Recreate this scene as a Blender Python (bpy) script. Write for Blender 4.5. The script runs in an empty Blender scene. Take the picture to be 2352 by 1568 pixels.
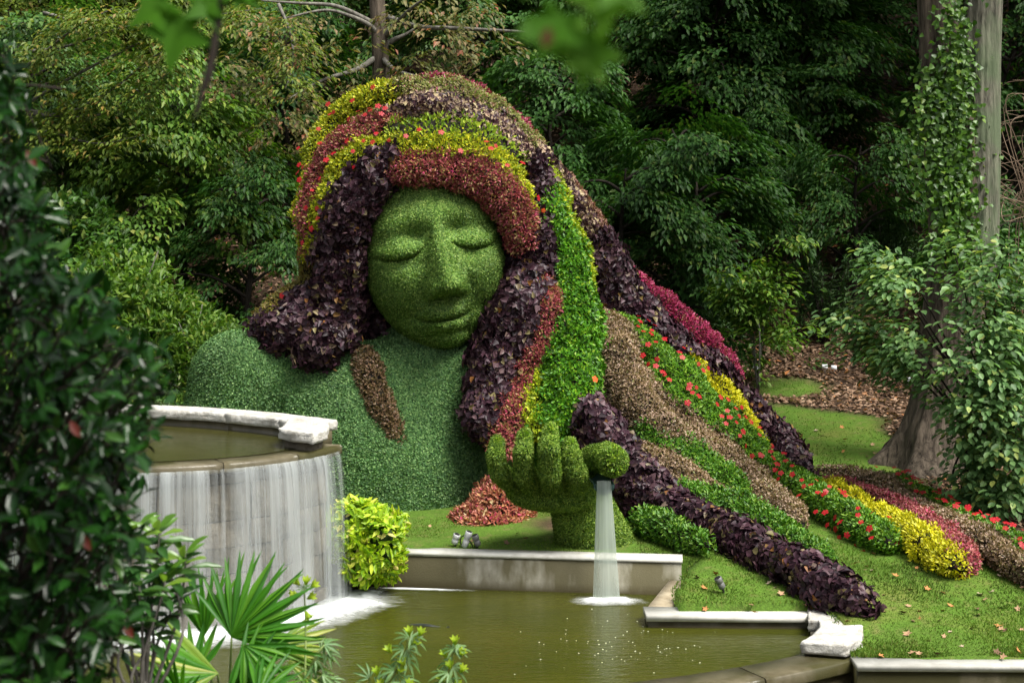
import bpy, math, numpy as np
from mathutils import Matrix, Vector
S = bpy.context.scene
C = S.collection
RAD = math.radians
# ---------------------------------------------------------------- camera
F_PX = 3267.0            # focal length in pixels of the 2352-wide picture the measurements were taken from
HOR = 540.0              # row of the horizon
CAMZ = 4.4
cam_d = bpy.data.cameras.new('camera')
cam = bpy.data.objects.new('camera', cam_d); C.objects.link(cam)
cam.location = (0, 0, CAMZ); cam.rotation_euler = (RAD(90), 0, 0)
cam_d.sensor_width = 36.0; cam_d.lens = 36.0 * F_PX / 2352.0
cam_d.shift_y = -(784.0 - HOR) / 2352.0
cam_d.clip_start = 0.1; cam_d.clip_end = 600.0
cam_d.dof.use_dof = True; cam_d.dof.focus_distance = 19.5; cam_d.dof.aperture_fstop = 2.5
S.camera = cam
# ---------------------------------------------------------------- light
SUN_EL, SUN_AZ = 58.0, 128.0      # azimuth measured clockwise from +Y (away from the camera) towards +X
world = bpy.data.worlds.new('World'); S.world = world; world.use_nodes = True
wn = world.node_tree.nodes; wl = world.node_tree.links
for n in list(wn): wn.remove(n)
wo = wn.new('ShaderNodeOutputWorld'); bg = wn.new('ShaderNodeBackground'); sky = wn.new('ShaderNodeTexSky')
hs = wn.new('ShaderNodeHueSaturation'); hs.inputs['Saturation'].default_value = 0.25
sky.sky_type = 'NISHITA'; sky.sun_disc = False
sky.sun_elevation = RAD(SUN_EL); sky.sun_rotation = RAD(SUN_AZ)
sky.air_density = 1.0; sky.dust_density = 3.0; sky.ozone_density = 1.0
bg.inputs['Strength'].default_value = 0.05
wl.new(sky.outputs[0], hs.inputs['Color']); wl.new(hs.outputs[0], bg.inputs['Color']); wl.new(bg.outputs[0], wo.inputs[0])
sun_d = bpy.data.lights.new('sun', 'SUN'); sun_d.energy = 1.5; sun_d.angle = RAD(27); sun_d.color = (1.0, 0.96, 0.88)
sun = bpy.data.objects.new('sun', sun_d); C.objects.link(sun)
_d = Vector((math.sin(RAD(SUN_AZ)) * math.cos(RAD(SUN_EL)), math.cos(RAD(SUN_AZ)) * math.cos(RAD(SUN_EL)), math.sin(RAD(SUN_EL))))
sun.rotation_euler = _d.to_track_quat('Z', 'Y').to_euler()
S.view_settings.view_transform = 'Standard'; S.view_settings.look = 'None'
S.view_settings.exposure = 2.28; S.view_settings.gamma = 1.0
S.render.engine = 'CYCLES'
S.cycles.max_bounces = 6; S.cycles.diffuse_bounces = 3; S.cycles.glossy_bounces = 2
S.cycles.transmission_bounces = 3; S.cycles.transparent_max_bounces = 12
S.cycles.caustics_reflective = False; S.cycles.caustics_refractive = False
S.cycles.sample_clamp_indirect = 4.0
S.cycles.use_denoising = True
try: S.cycles.denoiser = 'OPENIMAGEDENOISE'
except Exception: pass
# ---------------------------------------------------------------- helpers
R = np.random.default_rng(11)
def W(px, py, Y):
    """measured picture position + distance -> point in metres"""
    return np.array([(px - 1176.0) * Y / F_PX, Y, CAMZ - (py - HOR) * Y / F_PX])
def on_plane(px, py, z):
    return W(px, py, (CAMZ - z) * F_PX / (py - HOR))
def nrm(a):
    return a / np.maximum(np.linalg.norm(a, axis=-1, keepdims=True), 1e-9)
def tag(o, label=None, cat=None, group=None, kind=None):
    if label: o['label'] = label
    if cat: o['category'] = cat
    if group: o['group'] = group
    if kind: o['kind'] = kind
    return o
def mesh_data(name, V, F, mat=None, smooth=False, rnd=None, uv=None, extra=None):
    V = np.asarray(V, np.float32).reshape(-1, 3)
    me = bpy.data.meshes.new(name)
    if not isinstance(F, list): F = [F]
    groups = []
    for f in F:
        if isinstance(f, np.ndarray):
            if len(f): groups.append((f.shape[1], np.ascontiguousarray(f, np.int32)))
        else:
            groups.append((len(f), np.array([f], np.int32)))
    tot = np.concatenate([np.full(len(f), k, np.int32) for k, f in groups])
    loops = np.concatenate([f.ravel() for k, f in groups])
    start = np.concatenate([[0], np.cumsum(tot)[:-1]]).astype(np.int32)
    me.vertices.add(len(V)); me.vertices.foreach_set('co', V.ravel())
    me.loops.add(len(loops)); me.loops.foreach_set('vertex_index', loops.astype(np.int32))
    me.polygons.add(len(tot)); me.polygons.foreach_set('loop_start', start); me.polygons.foreach_set('loop_total', tot)
    if smooth: me.polygons.foreach_set('use_smooth', np.ones(len(tot), bool))
    me.update(calc_edges=True)
    if rnd is not None:
        me.attributes.new('rnd', 'FLOAT', 'POINT').data.foreach_set('value', np.asarray(rnd, np.float32))
    if uv is not None:
        me.attributes.new('flow', 'FLOAT_VECTOR', 'POINT').data.foreach_set('vector', np.asarray(uv, np.float32).ravel())
    for k, v in (extra or {}).items():
        me.attributes.new(k, 'FLOAT', 'POINT').data.foreach_set('value', np.asarray(v, np.float32))
    if mat: me.materials.append(mat)
    return me
def link(name, me, parent=None, loc=None):
    o = bpy.data.objects.new(name, me); C.objects.link(o)
    if loc is not None: o.location = [float(v) for v in loc]
    if parent is not None:
        o.parent = parent
        if loc is None: o.matrix_parent_inverse = Matrix.Translation(-parent.location)
    return o
def mk(name, V, F, mat=None, parent=None, **k):
    return link(name, mesh_data(name, V, F, mat, **k), parent)
def thing(name, loc, label, cat, group=None):
    o = bpy.data.objects.new(name, None); C.objects.link(o); o.empty_display_size = 0.2
    o.location = [float(v) for v in loc]
    return tag(o, label, cat, group)
def set_parts(o):
    return [c for c in C.objects if c.parent is o]
def copy_tree(src, kids, loc, rz=0.0, sc=1.0, mats=None):
    r = src.copy(); C.objects.link(r)
    r.location = [float(v) for v in loc]; r.rotation_euler = (0, 0, rz); r.scale = (sc, sc, sc)
    for k in kids:
        c = k.copy(); C.objects.link(c); c.parent = r
        if mats and c.name.split('.')[0] in mats:
            c.material_slots[0].link = 'OBJECT'; c.material_slots[0].material = mats[c.name.split('.')[0]]
    return r
def tris(F):
    out = []
    for f in (F if isinstance(F, list) else [F]):
        if f.shape[1] == 3: out.append(f)
        else: out.append(f[:, [0, 1, 2]]); out.append(f[:, [0, 2, 3]])
    return np.concatenate(out)
def vnormals(V, T):
    fn = np.cross(V[T[:, 1]] - V[T[:, 0]], V[T[:, 2]] - V[T[:, 0]])
    N = np.zeros_like(V)
    for i in range(3): np.add.at(N, T[:, i], fn)
    return nrm(N)
def sample(V, T, n, wfun=None):
    a = V[T[:, 0]]; b = V[T[:, 1]]; c = V[T[:, 2]]
    fn = np.cross(b - a, c - a); ar = np.linalg.norm(fn, axis=1)
    if wfun is not None: ar = ar * wfun((a + b + c) / 3, nrm(fn))
    VN = vnormals(V, T)
    i = R.choice(len(T), n, p=ar / ar.sum())
    u = R.random((n, 1)); v = R.random((n, 1)); f = (u + v) > 1; u = np.where(f, 1 - u, u); v = np.where(f, 1 - v, v)
    t = T[i]
    P = V[t[:, 0]] * (1 - u - v) + V[t[:, 1]] * u + V[t[:, 2]] * v
    N = nrm(VN[t[:, 0]] * (1 - u - v) + VN[t[:, 1]] * u + VN[t[:, 2]] * v)
    return P, N
# leaf outlines: x along the leaf, y across, z out of its plane
LEAF = {
 'diamond': (np.array([(0,0,0),(.45,-.5,.10),(1,0,-.10),(.45,.5,.10)]), np.array([(0,1,2),(0,2,3)])),
 'oval': (np.array([(0,0,0),(.28,-.42,.08),(.68,-.40,.05),(1,0,-.14),(.68,.40,.05),(.28,.42,.08)]), np.array([(0,1,2),(0,2,3),(0,3,4),(0,4,5)])),
 'heart': (np.array([(.12,0,-.02),(0,-.28,.06),(.22,-.52,.10),(.6,-.34,.03),(1,0,-.18),(.6,.34,.03),(.22,.52,.10),(0,.28,.06)]),
           np.array([(0,1,2),(0,2,3),(0,3,4),(0,4,5),(0,5,6),(0,6,7)])),
 'heart4': (np.array([(0,0,0),(.18,-.5,.09),(.62,-.34,.04),(1,0,-.16),(.62,.34,.04),(.18,.5,.09)]), np.array([(0,1,2),(0,2,3),(0,3,4),(0,4,5)])),
 'lobed': (np.array([(.1,0,0),(-.05,-.45,.05),(.25,-.28,.04),(.45,-.65,-.05),(.6,-.2,.03),(1,0,-.15),(.6,.2,.03),(.45,.65,-.05),(.25,.28,.04),(-.05,.45,.05)]),
           np.array([(0,1,2),(0,2,3),(0,3,4),(0,4,5),(0,5,6),(0,6,7),(0,7,8),(0,8,9)])),
 'long': (np.array([(0,0,0),(.25,-.36,.05),(.55,-.48,.08),(.82,-.28,.02),(1,0,-.08),(.82,.28,.02),(.55,.48,.08),(.25,.36,.05),(.55,0,-.02)]),
          np.array([(0,1,8),(1,2,8),(2,3,8),(3,4,8),(4,5,8),(5,6,8),(6,7,8),(7,0,8)])),
}
def leafset(P, D, N, L, Wd, kind='diamond'):
    """n leaves: base P, axis D, face normal about N, length L, width Wd -> V, tris, random value per vertex"""
    tv, tf = LEAF[kind]; n = len(P)
    D = nrm(D); side = nrm(np.cross(D, N)); up = np.cross(side, D)
    L = np.broadcast_to(np.asarray(L, float), (n,))[:, None, None]; Wd = np.broadcast_to(np.asarray(Wd, float), (n,))[:, None, None]
    V = P[:, None, :] + D[:, None, :] * tv[None, :, 0:1] * L + side[:, None, :] * tv[None, :, 1:2] * Wd + up[:, None, :] * tv[None, :, 2:3] * L
    F = (tf[None] + (np.arange(n) * len(tv))[:, None, None]).reshape(-1, 3)
    rnd = np.repeat(R.random(n), len(tv))
    return V.reshape(-1, 3), F, rnd
def cat_sets(sets):
    Vs, Fs, Rs, o = [], [], [], 0
    for V, F, r in sets:
        Vs.append(V); Fs.append(F + o); Rs.append(r); o += len(V)
    return np.concatenate(Vs), np.concatenate(Fs), np.concatenate(Rs)
def rvec(n): return nrm(R.normal(size=(n, 3)))
def cover(P, N, L, Wd, lo=10, hi=60, kind='diamond', bias=(0, 0, 0), jit=0.35, face=None):
    n = len(P)
    t = rvec(n); t = nrm(t - N * (t * N).sum(1, keepdims=True))
    a = np.radians(R.uniform(lo, hi, n))[:, None]
    D = nrm(t * np.cos(a) + N * np.sin(a) + np.array(bias))
    up = N * np.cos(a) - t * np.sin(a) + jit * rvec(n)
    if face is not None: up = up + np.array(face)
    l = L * R.uniform(.7, 1.25, n); w = Wd * R.uniform(.75, 1.2, n)
    return leafset(P, D, up, l, w, kind)
def tube(path, rad, ns=7, cap=True, twist=0.0):
    path = np.asarray(path, float); m = len(path); rad = np.broadcast_to(np.asarray(rad, float), (m,))
    T = nrm(np.gradient(path, axis=0)); ref = np.array([0.31, 0.87, 0.38])
    A = nrm(np.cross(T, ref)); B = np.cross(T, A)
    th = np.arange(ns) / ns * 2 * np.pi
    V = path[:, None] + rad[:, None, None] * (A[:, None] * np.cos(th)[None, :, None] + B[:, None] * np.sin(th)[None, :, None])
    V = V.reshape(-1, 3); i = np.arange(m - 1)[:, None] * ns; j = np.arange(ns)[None]; k = (j + 1) % ns
    Q = np.stack([i + j, i + k, i + ns + k, i + ns + j], -1).reshape(-1, 4)
    F = [Q]
    if cap: F += [list(range(ns))[::-1], list(range((m - 1) * ns, m * ns))]
    return V, F
def joinVF(items):
    """items: list of (V, F list) -> one V, F list"""
    Vs, Fs, o = [], [], 0
    for V, F in items:
        Vs.append(np.asarray(V, float))
        for f in (F if isinstance(F, list) else [F]):
            Fs.append(f + o if isinstance(f, np.ndarray) else [x + o for x in f])
        o += len(V)
    return np.concatenate(Vs), Fs
def box(x0, x1, y0, y1, z0, z1, rough=0.0):
    V = np.array([(x, y, z) for z in (z0, z1) for y in (y0, y1) for x in (x0, x1)], float)
    if rough: V += R.uniform(-rough, rough, V.shape)
    return V, [np.array([(0,2,3,1),(4,5,7,6),(0,1,5,4),(2,6,7,3),(0,4,6,2),(1,3,7,5)])]
def prism(poly, z0, z1):
    p = np.asarray(poly, float); n = len(p)
    V = np.concatenate([np.c_[p, np.full(n, z0)], np.c_[p, np.full(n, z1)]])
    i = np.arange(n); j = (i + 1) % n
    return V, [np.stack([i, j, j + n, i + n], 1), list(range(n))[::-1], list(range(n, 2 * n))]
def spline(pts, step=None, n=None):
    """Catmull-Rom through the rows of pts (any number of columns)"""
    p = np.asarray(pts, float); p = np.concatenate([2 * p[:1] - p[1:2], p, 2 * p[-1:] - p[-2:-1]])
    out = []; m = n or 6
    for i in range(1, len(p) - 2):
        t = np.linspace(0, 1, m, endpoint=False)[:, None]; a, b, c, d = p[i-1], p[i], p[i+1], p[i+2]
        out.append(.5 * (2*b + (c-a)*t + (2*a-5*b+4*c-d)*t**2 + (3*b-a-3*c+d)*t**3))
    out.append(p[-2:-1]); return np.concatenate(out)
def nets(f, lo, hi, h):
    """naive surface nets of the implicit function f (negative inside)"""
    ax = [np.arange(a, b + h, h) for a, b in zip(lo, hi)]
    G = f(*np.meshgrid(*ax, indexing='ij')) if callable(f) else f
    return nets_grid(G, ax)
def nets_grid(G, ax):
    G = G.astype(np.float32); sh = np.array(G.shape) - 1
    num = np.zeros(tuple(sh) + (3,), np.float32); cnt = np.zeros(tuple(sh), np.int8)
    sl = lambda o, ext: tuple(slice(o[k], o[k] + ext[k]) for k in range(3))
    for a in range(3):
        e = list(sh); e[a] = sh[a]; full = list(np.array(G.shape)); full[a] = sh[a]
        A = G[sl([0]*3, full)]; o = [0]*3; o[a] = 1; B = G[sl(o, full)]
        cr = (A < 0) != (B < 0); t = np.where(cr, A / np.where(cr, A - B, 1), 0).astype(np.float32)
        b, c = [k for k in range(3) if k != a]
        for ob in (0, 1):
            for oc in (0, 1):
                o = [0]*3; o[b] = ob; o[c] = oc
                m = cr[sl(o, sh)]; cnt += m
                num[..., a] += np.where(m, t[sl(o, sh)], 0); num[..., b] += m * ob; num[..., c] += m * oc
    act = cnt > 0; idx = np.full(tuple(sh), -1, np.int64); idx[act] = np.arange(act.sum())
    I = np.argwhere(act); off = num[act] / cnt[act][:, None]
    V = np.stack([ax[k][I[:, k]] + off[:, k] * (ax[k][1] - ax[k][0]) for k in range(3)], 1)
    Q = []
    for a in range(3):
        b, c = (a + 1) % 3, (a + 2) % 3
        rng = [slice(0, sh[0]), slice(0, sh[1]), slice(0, sh[2])]; rng[b] = slice(1, sh[b]); rng[c] = slice(1, sh[c])
        A = G[tuple(rng)]; r2 = list(rng); r2[a] = slice(1, sh[a] + 1); B = G[tuple(r2)]
        cr = np.argwhere((A < 0) != (B < 0)); cr[:, b] += 1; cr[:, c] += 1
        flip = (G[tuple(cr.T)] < 0)
        def g(db, dc):
            q = cr.copy(); q[:, b] -= db; q[:, c] -= dc; return idx[tuple(q.T)]
        q = np.stack([g(1, 1), g(0, 1), g(0, 0), g(1, 0)], 1)
        q[~flip] = q[~flip][:, ::-1]; Q.append(q)
    Q = np.concatenate(Q); Q = Q[(Q >= 0).all(1)]
    return V, Q
def smin(a, b, k):
    h = np.clip(.5 + .5 * (b - a) / k, 0, 1); return b * (1 - h) + a * h - k * h * (1 - h)
def s_ell(X, Y, Z, c, r):
    x, y, z = (X - c[0]) / r[0], (Y - c[1]) / r[1], (Z - c[2]) / r[2]
    k0 = np.sqrt(x*x + y*y + z*z); k1 = np.sqrt((x/r[0])**2 + (y/r[1])**2 + (z/r[2])**2)
    return k0 * (k0 - 1) / np.maximum(k1, 1e-6)
def s_cap(X, Y, Z, a, b, ra, rb):
    ba = np.array(b) - np.array(a); L2 = (ba**2).sum()
    t = np.clip(((X - a[0]) * ba[0] + (Y - a[1]) * ba[1] + (Z - a[2]) * ba[2]) / L2, 0, 1)
    return np.sqrt((X - a[0] - t*ba[0])**2 + (Y - a[1] - t*ba[1])**2 + (Z - a[2] - t*ba[2])**2) - (ra + (rb - ra) * t)
def hash_noise(x, y, s=1.0, seed=0):
    """smooth value noise on the plane"""
    x = np.asarray(x) * s; y = np.asarray(y) * s
    xi = np.floor(x).astype(int); yi = np.floor(y).astype(int); fx = x - xi; fy = y - yi
    fx = fx*fx*(3-2*fx); fy = fy*fy*(3-2*fy)
    def hh(a, b):
        n = np.sin(a * 127.1 + b * 311.7 + seed * 74.7) * 43758.5453; return n - np.floor(n)
    return (hh(xi, yi)*(1-fx) + hh(xi+1, yi)*fx)*(1-fy) + (hh(xi, yi+1)*(1-fx) + hh(xi+1, yi+1)*fx)*fy
# ---------------------------------------------------------------- materials
def leaf_obj(base, P, D, N, L, Wd, parent):
    D = nrm(D); s = nrm(np.cross(D, N)); u = np.cross(s, D)
    o = link('leaf', base, parent, (0, 0, 0)); o.matrix_parent_inverse = Matrix.Translation(-parent.location)
    o.matrix_basis = Matrix(((D[0]*L, s[0]*Wd, u[0]*L, P[0]), (D[1]*L, s[1]*Wd, u[1]*L, P[1]), (D[2]*L, s[2]*Wd, u[2]*L, P[2]), (0, 0, 0, 1))); return o
def leaf_base(mat, kind='long', rv=.5):
    tv, tf = LEAF[kind]; return mesh_data('leaf', tv, tf, mat, smooth=True, rnd=np.full(len(tv), rv))
def leaf_objs(P, N, n, L, Wd, kind, mat, parent, lo=5, hi=50, bias=(0, 0, 0), face=(0, 0, 0), lift=.02):
    """the n leaves of a plant that stand out most, each an object of its own"""
    base = [leaf_base(mat, kind, v) for v in (.05, .25, .45, .65, .85)]
    v = (nrm(np.array([0, 0, CAMZ]) - P) * N).sum(1); ids = np.where(v > .25)[0]; ids = R.permutation(ids)[:n]
    for k, i in enumerate(ids):
        t = rvec(1)[0]; t = nrm(t - N[i] * (t @ N[i])); a = math.radians(R.uniform(lo, hi))
        D = t * math.cos(a) + N[i] * math.sin(a) + np.array(bias); U = N[i] * math.cos(a) - t * math.sin(a) + .3 * rvec(1)[0] + np.array(face)
        leaf_obj(base[k % 5], P[i] + N[i] * lift, D, U, L * R.uniform(.85, 1.25), Wd * R.uniform(.85, 1.2), parent)
    return len(ids)
def new_mat(name):
    m = bpy.data.materials.new(name); m.use_nodes = True
    nt = m.node_tree
    for n in list(nt.nodes): nt.nodes.remove(n)
    out = nt.nodes.new('ShaderNodeOutputMaterial'); return m, nt, out
def ramp(nt, stops, fac=None, interp='LINEAR'):
    r = nt.nodes.new('ShaderNodeValToRGB'); e = r.color_ramp.elements; r.color_ramp.interpolation = interp
    while len(e) < len(stops): e.new(0.5)
    for i, (p, c) in enumerate(stops):
        e[i].position = p; e[i].color = (c[0], c[1], c[2], 1) if not np.isscalar(c) else (c, c, c, 1)
    if fac is not None: nt.links.new(fac, r.inputs[0])
    return r
def noise(nt, scale, detail=4, rough=.6, vec=None, dist=0):
    n = nt.nodes.new('ShaderNodeTexNoise'); n.inputs['Scale'].default_value = scale; n.inputs['Detail'].default_value = detail
    n.inputs['Roughness'].default_value = rough; n.inputs['Distortion'].default_value = dist
    if vec is not None: nt.links.new(vec, n.inputs['Vector'])
    return n
def mapping(nt, vec, scale):
    m = nt.nodes.new('ShaderNodeMapping'); m.inputs['Scale'].default_value = scale; nt.links.new(vec, m.inputs[0]); return m.outputs[0]
def mixc(nt, a, b, fac, mode='MIX'):
    m = nt.nodes.new('ShaderNodeMix'); m.data_type = 'RGBA'; m.blend_type = mode
    for k, v in ((6, a), (7, b), (0, fac)):
        if hasattr(v, 'links'): nt.links.new(v, m.inputs[k])
        elif k == 0: m.inputs[0].default_value = v
        else: m.inputs[k].default_value = (v[0], v[1], v[2], 1)
    return m.outputs[2]
def attr(nt, name):
    a = nt.nodes.new('ShaderNodeAttribute'); a.attribute_name = name; return a
def bsdf(nt, out, color, rough=.6, spec=.3, bump=None, bstr=.3, bdist=.02, **k):
    b = nt.nodes.new('ShaderNodeBsdfPrincipled')
    if hasattr(color, 'links'): nt.links.new(color, b.inputs['Base Color'])
    else: b.inputs['Base Color'].default_value = (*color, 1)
    if hasattr(rough, 'links'): nt.links.new(rough, b.inputs['Roughness'])
    else: b.inputs['Roughness'].default_value = rough
    b.inputs['Specular IOR Level'].default_value = spec
    for kk, v in k.items(): b.inputs[kk].default_value = v
    if bump is not None:
        bp = nt.nodes.new('ShaderNodeBump'); bp.inputs['Strength'].default_value = bstr; bp.inputs['Distance'].default_value = bdist
        nt.links.new(bump, bp.inputs['Height']); nt.links.new(bp.outputs[0], b.inputs['Normal'])
    if out is not None: nt.links.new(b.outputs[0], out.inputs[0])
    return b
def leafmat(name, stops, rough=.5, spec=.3, transl=.25, patch=1.2, pstr=.35, tcol=(1.3, 1.5, .6), interp='LINEAR'):
    m, nt, out = new_mat(name)
    a = attr(nt, 'rnd'); r = ramp(nt, stops, a.outputs['Fac'], interp)
    tc = nt.nodes.new('ShaderNodeTexCoord'); n = noise(nt, patch, 3, .6, tc.outputs['Object'])
    v = ramp(nt, [(.3, 1 - pstr), (.7, 1 + pstr)], n.outputs['Fac'])
    col = mixc(nt, r.outputs[0], v.outputs[0], 1.0, 'MULTIPLY')
    b = bsdf(nt, None, col, rough, spec)
    if transl > 0:
        t = nt.nodes.new('ShaderNodeBsdfTranslucent'); tcl = mixc(nt, col, tcol, 1.0, 'MULTIPLY'); nt.links.new(tcl, t.inputs[0])
        mx = nt.nodes.new('ShaderNodeMixShader'); mx.inputs[0].default_value = transl
        nt.links.new(b.outputs[0], mx.inputs[1]); nt.links.new(t.outputs[0], mx.inputs[2]); nt.links.new(mx.outputs[0], out.inputs[0])
    else: nt.links.new(b.outputs[0], out.inputs[0])
    return m
def plainmat(name, c0, c1, scale=8, rough=.7, spec=.3, bump=.3, bdist=.02, detail=6, stretch=None, **k):
    m, nt, out = new_mat(name)
    tc = nt.nodes.new('ShaderNodeTexCoord'); vec = tc.outputs['Object']
    if stretch: vec = mapping(nt, vec, stretch)
    n = noise(nt, scale, detail, .65, vec)
    r = ramp(nt, [(.3, c0), (.7, c1)], n.outputs['Fac'])
    bsdf(nt, out, r.outputs[0], rough, spec, n.outputs['Fac'], bump, bdist, **k); return m
# ================================================================ SETTING: terrain, pools
WA, WB = np.array([-2.45, 17.90]), np.array([2.07, 17.37])        # line of the back wall of the lower pool
def wall_y(x): return WA[1] + (x - WA[0]) * (WB[1] - WA[1]) / (WB[0] - WA[0])
ARC_C, ARC_R = np.array([-1.5, 21.6]), 8.55                        # curved weir of the lower pool
UP_C, UP_R = np.array([-4.3, 17.9]), 2.3                          # curved ledge of the upper pool
def lawn_edge(Y): return np.interp(Y, [13, 17, 18, 20, 22.5, 25, 26.3, 27.2, 28], [9, 8.2, 6.7, 6.0, 6.15, 7.0, 6.3, 5.0, -20])
def terrain(x, y):
    x = np.asarray(x, float); y = np.asarray(y, float)
    z = np.interp(y, [14.3, 15, 16, 17, 18, 20, 22, 25, 28, 30, 35, 45, 55, 75, 110], [.03, .10, .24, .38, .44, .50, .62, .80, 1.4, 2.0, 4.0, 9.2, 14.6, 25.0, 40.0])
    far = np.clip((y - 26) / 14, 0, 1)
    z = z + far * ((hash_noise(x, y, .11, 3) - .5) * 2.4 + (hash_noise(x, y, .4, 5) - .5) * .5)
    z = z + np.clip((y - 20) / 10, 0, 1) * np.clip((np.abs(x) - 9) / 14, 0, 1) * 3.0
    z = np.where(y < 14.52, -1.0, z)
    wy = np.where(x < 2.07, wall_y(np.clip(x, -2.45, 2.07)), 17.37)
    pool = ((x < 1.83) & (y < wy + .13)) | ((x < 2.2) & (y < 17.5) & (x - 1.55 < (y - 16.1) * .38 + .16)) | ((x < 3.5) & (y < 16.05))
    pool &= x > -6.6
    z = np.where(pool, -.8, z)
    bank = np.interp(y, [-60, 4, 6, 9.5, 12.0], [2.75, 2.75, 2.1, .75, -1.0])
    z = np.where(y < 12, np.maximum(bank, z), z)
    z = np.where((x < -6.6) & (y < 17.9), np.maximum(z, np.interp(y, [6, 12, 17], [2.6, 1.6, .6])), z)
    return z
def gY(px, py, h=0.0):
    """distance at which the sight line through (px, py) meets the ground raised by h"""
    Y = np.arange(14.2, 70, .02); z = CAMZ - (py - HOR) * Y / F_PX
    hit = z < terrain((px - 1176) * Y / F_PX, Y) + h
    hit &= np.cumsum(~hit) > 0
    return Y[np.argmax(hit)]
def G(px, py): return W(px, py, gY(px, py))
# ground sheet
xs = np.concatenate([np.arange(-90, -20, 4), np.arange(-20, -7, .5), np.arange(-7, 9, .1), np.arange(9, 20, .5), np.arange(20, 91, 4)])
ys = np.concatenate([np.arange(-60, 5, 4), np.arange(5, 13, .25), np.arange(13, 19, .1), np.arange(19, 32, .2), np.arange(32, 60, .6), np.arange(60, 111, 4)])
XX, YY = np.meshgrid(xs, ys, indexing='ij'); ZZ = terrain(XX, YY)
ZZ = ZZ + (hash_noise(XX, YY, 1.7, 9) - .5) * .04 * (ZZ > 0)
nx, ny = len(xs), len(ys); ii = np.arange(nx - 1)[:, None] * ny; jj = np.arange(ny - 1)[None]
Q = np.stack([ii + jj, ii + ny + jj, ii + ny + jj + 1, ii + jj + 1], -1).reshape(-1, 4)
def lawn_amount(x, y):
    e = lawn_edge(y) + (hash_noise(x, y, 1.3, 2) - .5) * .9
    a = np.clip((e - x) / .5 + .5, 0, 1) * (y > 12.5) * np.clip((27.2 - y) / .6 + (hash_noise(x, y, .9, 6) - .5) * 1.5, 0, 1)
    p = np.exp(-(((x - 5.4) / .75)**2 + ((y - 27.9) / .55)**2)**2)
    a = np.maximum(a, p * (hash_noise(x, y, 3, 8) > .25))
    bed = np.exp(-(((x - .75) / .55)**2 + ((y - 19.3) / .6)**2)**2)
    return np.clip(np.where(x > -9, a, 0) - bed, 0, 1)
lw = lawn_amount(XX, YY)
m, nt, out = new_mat('ground_soil_and_lawn')
tc = nt.nodes.new('ShaderNodeTexCoord'); ob = tc.outputs['Object']
la = attr(nt, 'lawn')
n1 = noise(nt, .8, 4, .6, ob); n2 = noise(nt, 34, 3, .7, ob); n3 = noise(nt, 5, 6, .7, ob)
g1 = ramp(nt, [(.3, (.060, .112, .012)), (.52, (.074, .146, .014)), (.75, (.128, .146, .028))], n1.outputs['Fac'])
g2 = ramp(nt, [(.25, .55), (.75, 1.35)], n2.outputs['Fac'])
g1c = mixc(nt, g1.outputs[0], (.17, .145, .055), ramp(nt, [(.52, 0), (.70, .6)], n3.outputs['Fac']).outputs[0])
gc = mixc(nt, g1c, g2.outputs[0], 1.0, 'MULTIPLY')
s1 = ramp(nt, [(.3, (.028, .017, .010)), (.55, (.060, .036, .022)), (.75, (.11, .070, .044))], n3.outputs['Fac'])
sc_ = mixc(nt, s1.outputs[0], g2.outputs[0], 1.0, 'MULTIPLY')
bsdf(nt, out, mixc(nt, sc_, gc, la.outputs['Fac']), .85, .2, n2.outputs['Fac'], .6, .03)
M_GROUND = m
tag(mk('ground', np.stack([XX, YY, ZZ], -1).reshape(-1, 3), Q, M_GROUND, smooth=True, extra={'lawn': lw.ravel()}), kind='structure')
# short grass on the lawn
def blades(n, x0, x1, y0, y1, h, w):
    x = R.uniform(x0, x1, n); y = y0 + (y1 - y0) * R.random(n)**1.5
    keep = (lawn_amount(x, y) > .55) & (terrain(x, y) > -.3); x, y = x[keep], y[keep]
    P = np.stack([x, y, terrain(x, y) - .012], 1); k = len(P)
    D = np.stack([R.normal(0, .45, k), R.normal(0, .45, k), np.ones(k)], 1)
    return leafset(P, D, rvec(k) + np.array([0, -1, .6]), h * R.uniform(.5, 1.3, k), w * R.uniform(.7, 1.3, k), 'diamond')
M_GRASS = leafmat('grass_blades', [(0, (.065, .120, .012)), (.5, (.088, .165, .016)), (.85, (.115, .185, .022)), (1, (.18, .17, .045))], .6, .2, .3, .7, .35)
gs = cat_sets([blades(80000, 1.6, 8.5, 14.64, 20, .040, .010), blades(22000, -2.5, 2.6, 17.5, 20, .024, .010), blades(16000, 2.0, 8, 20, 28.6, .035, .018)])
tag(mk('grass', gs[0], gs[1], M_GRASS, rnd=gs[2]), 'short mown grass of the lawn round the hair strands and pool', kind='stuff')

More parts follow.
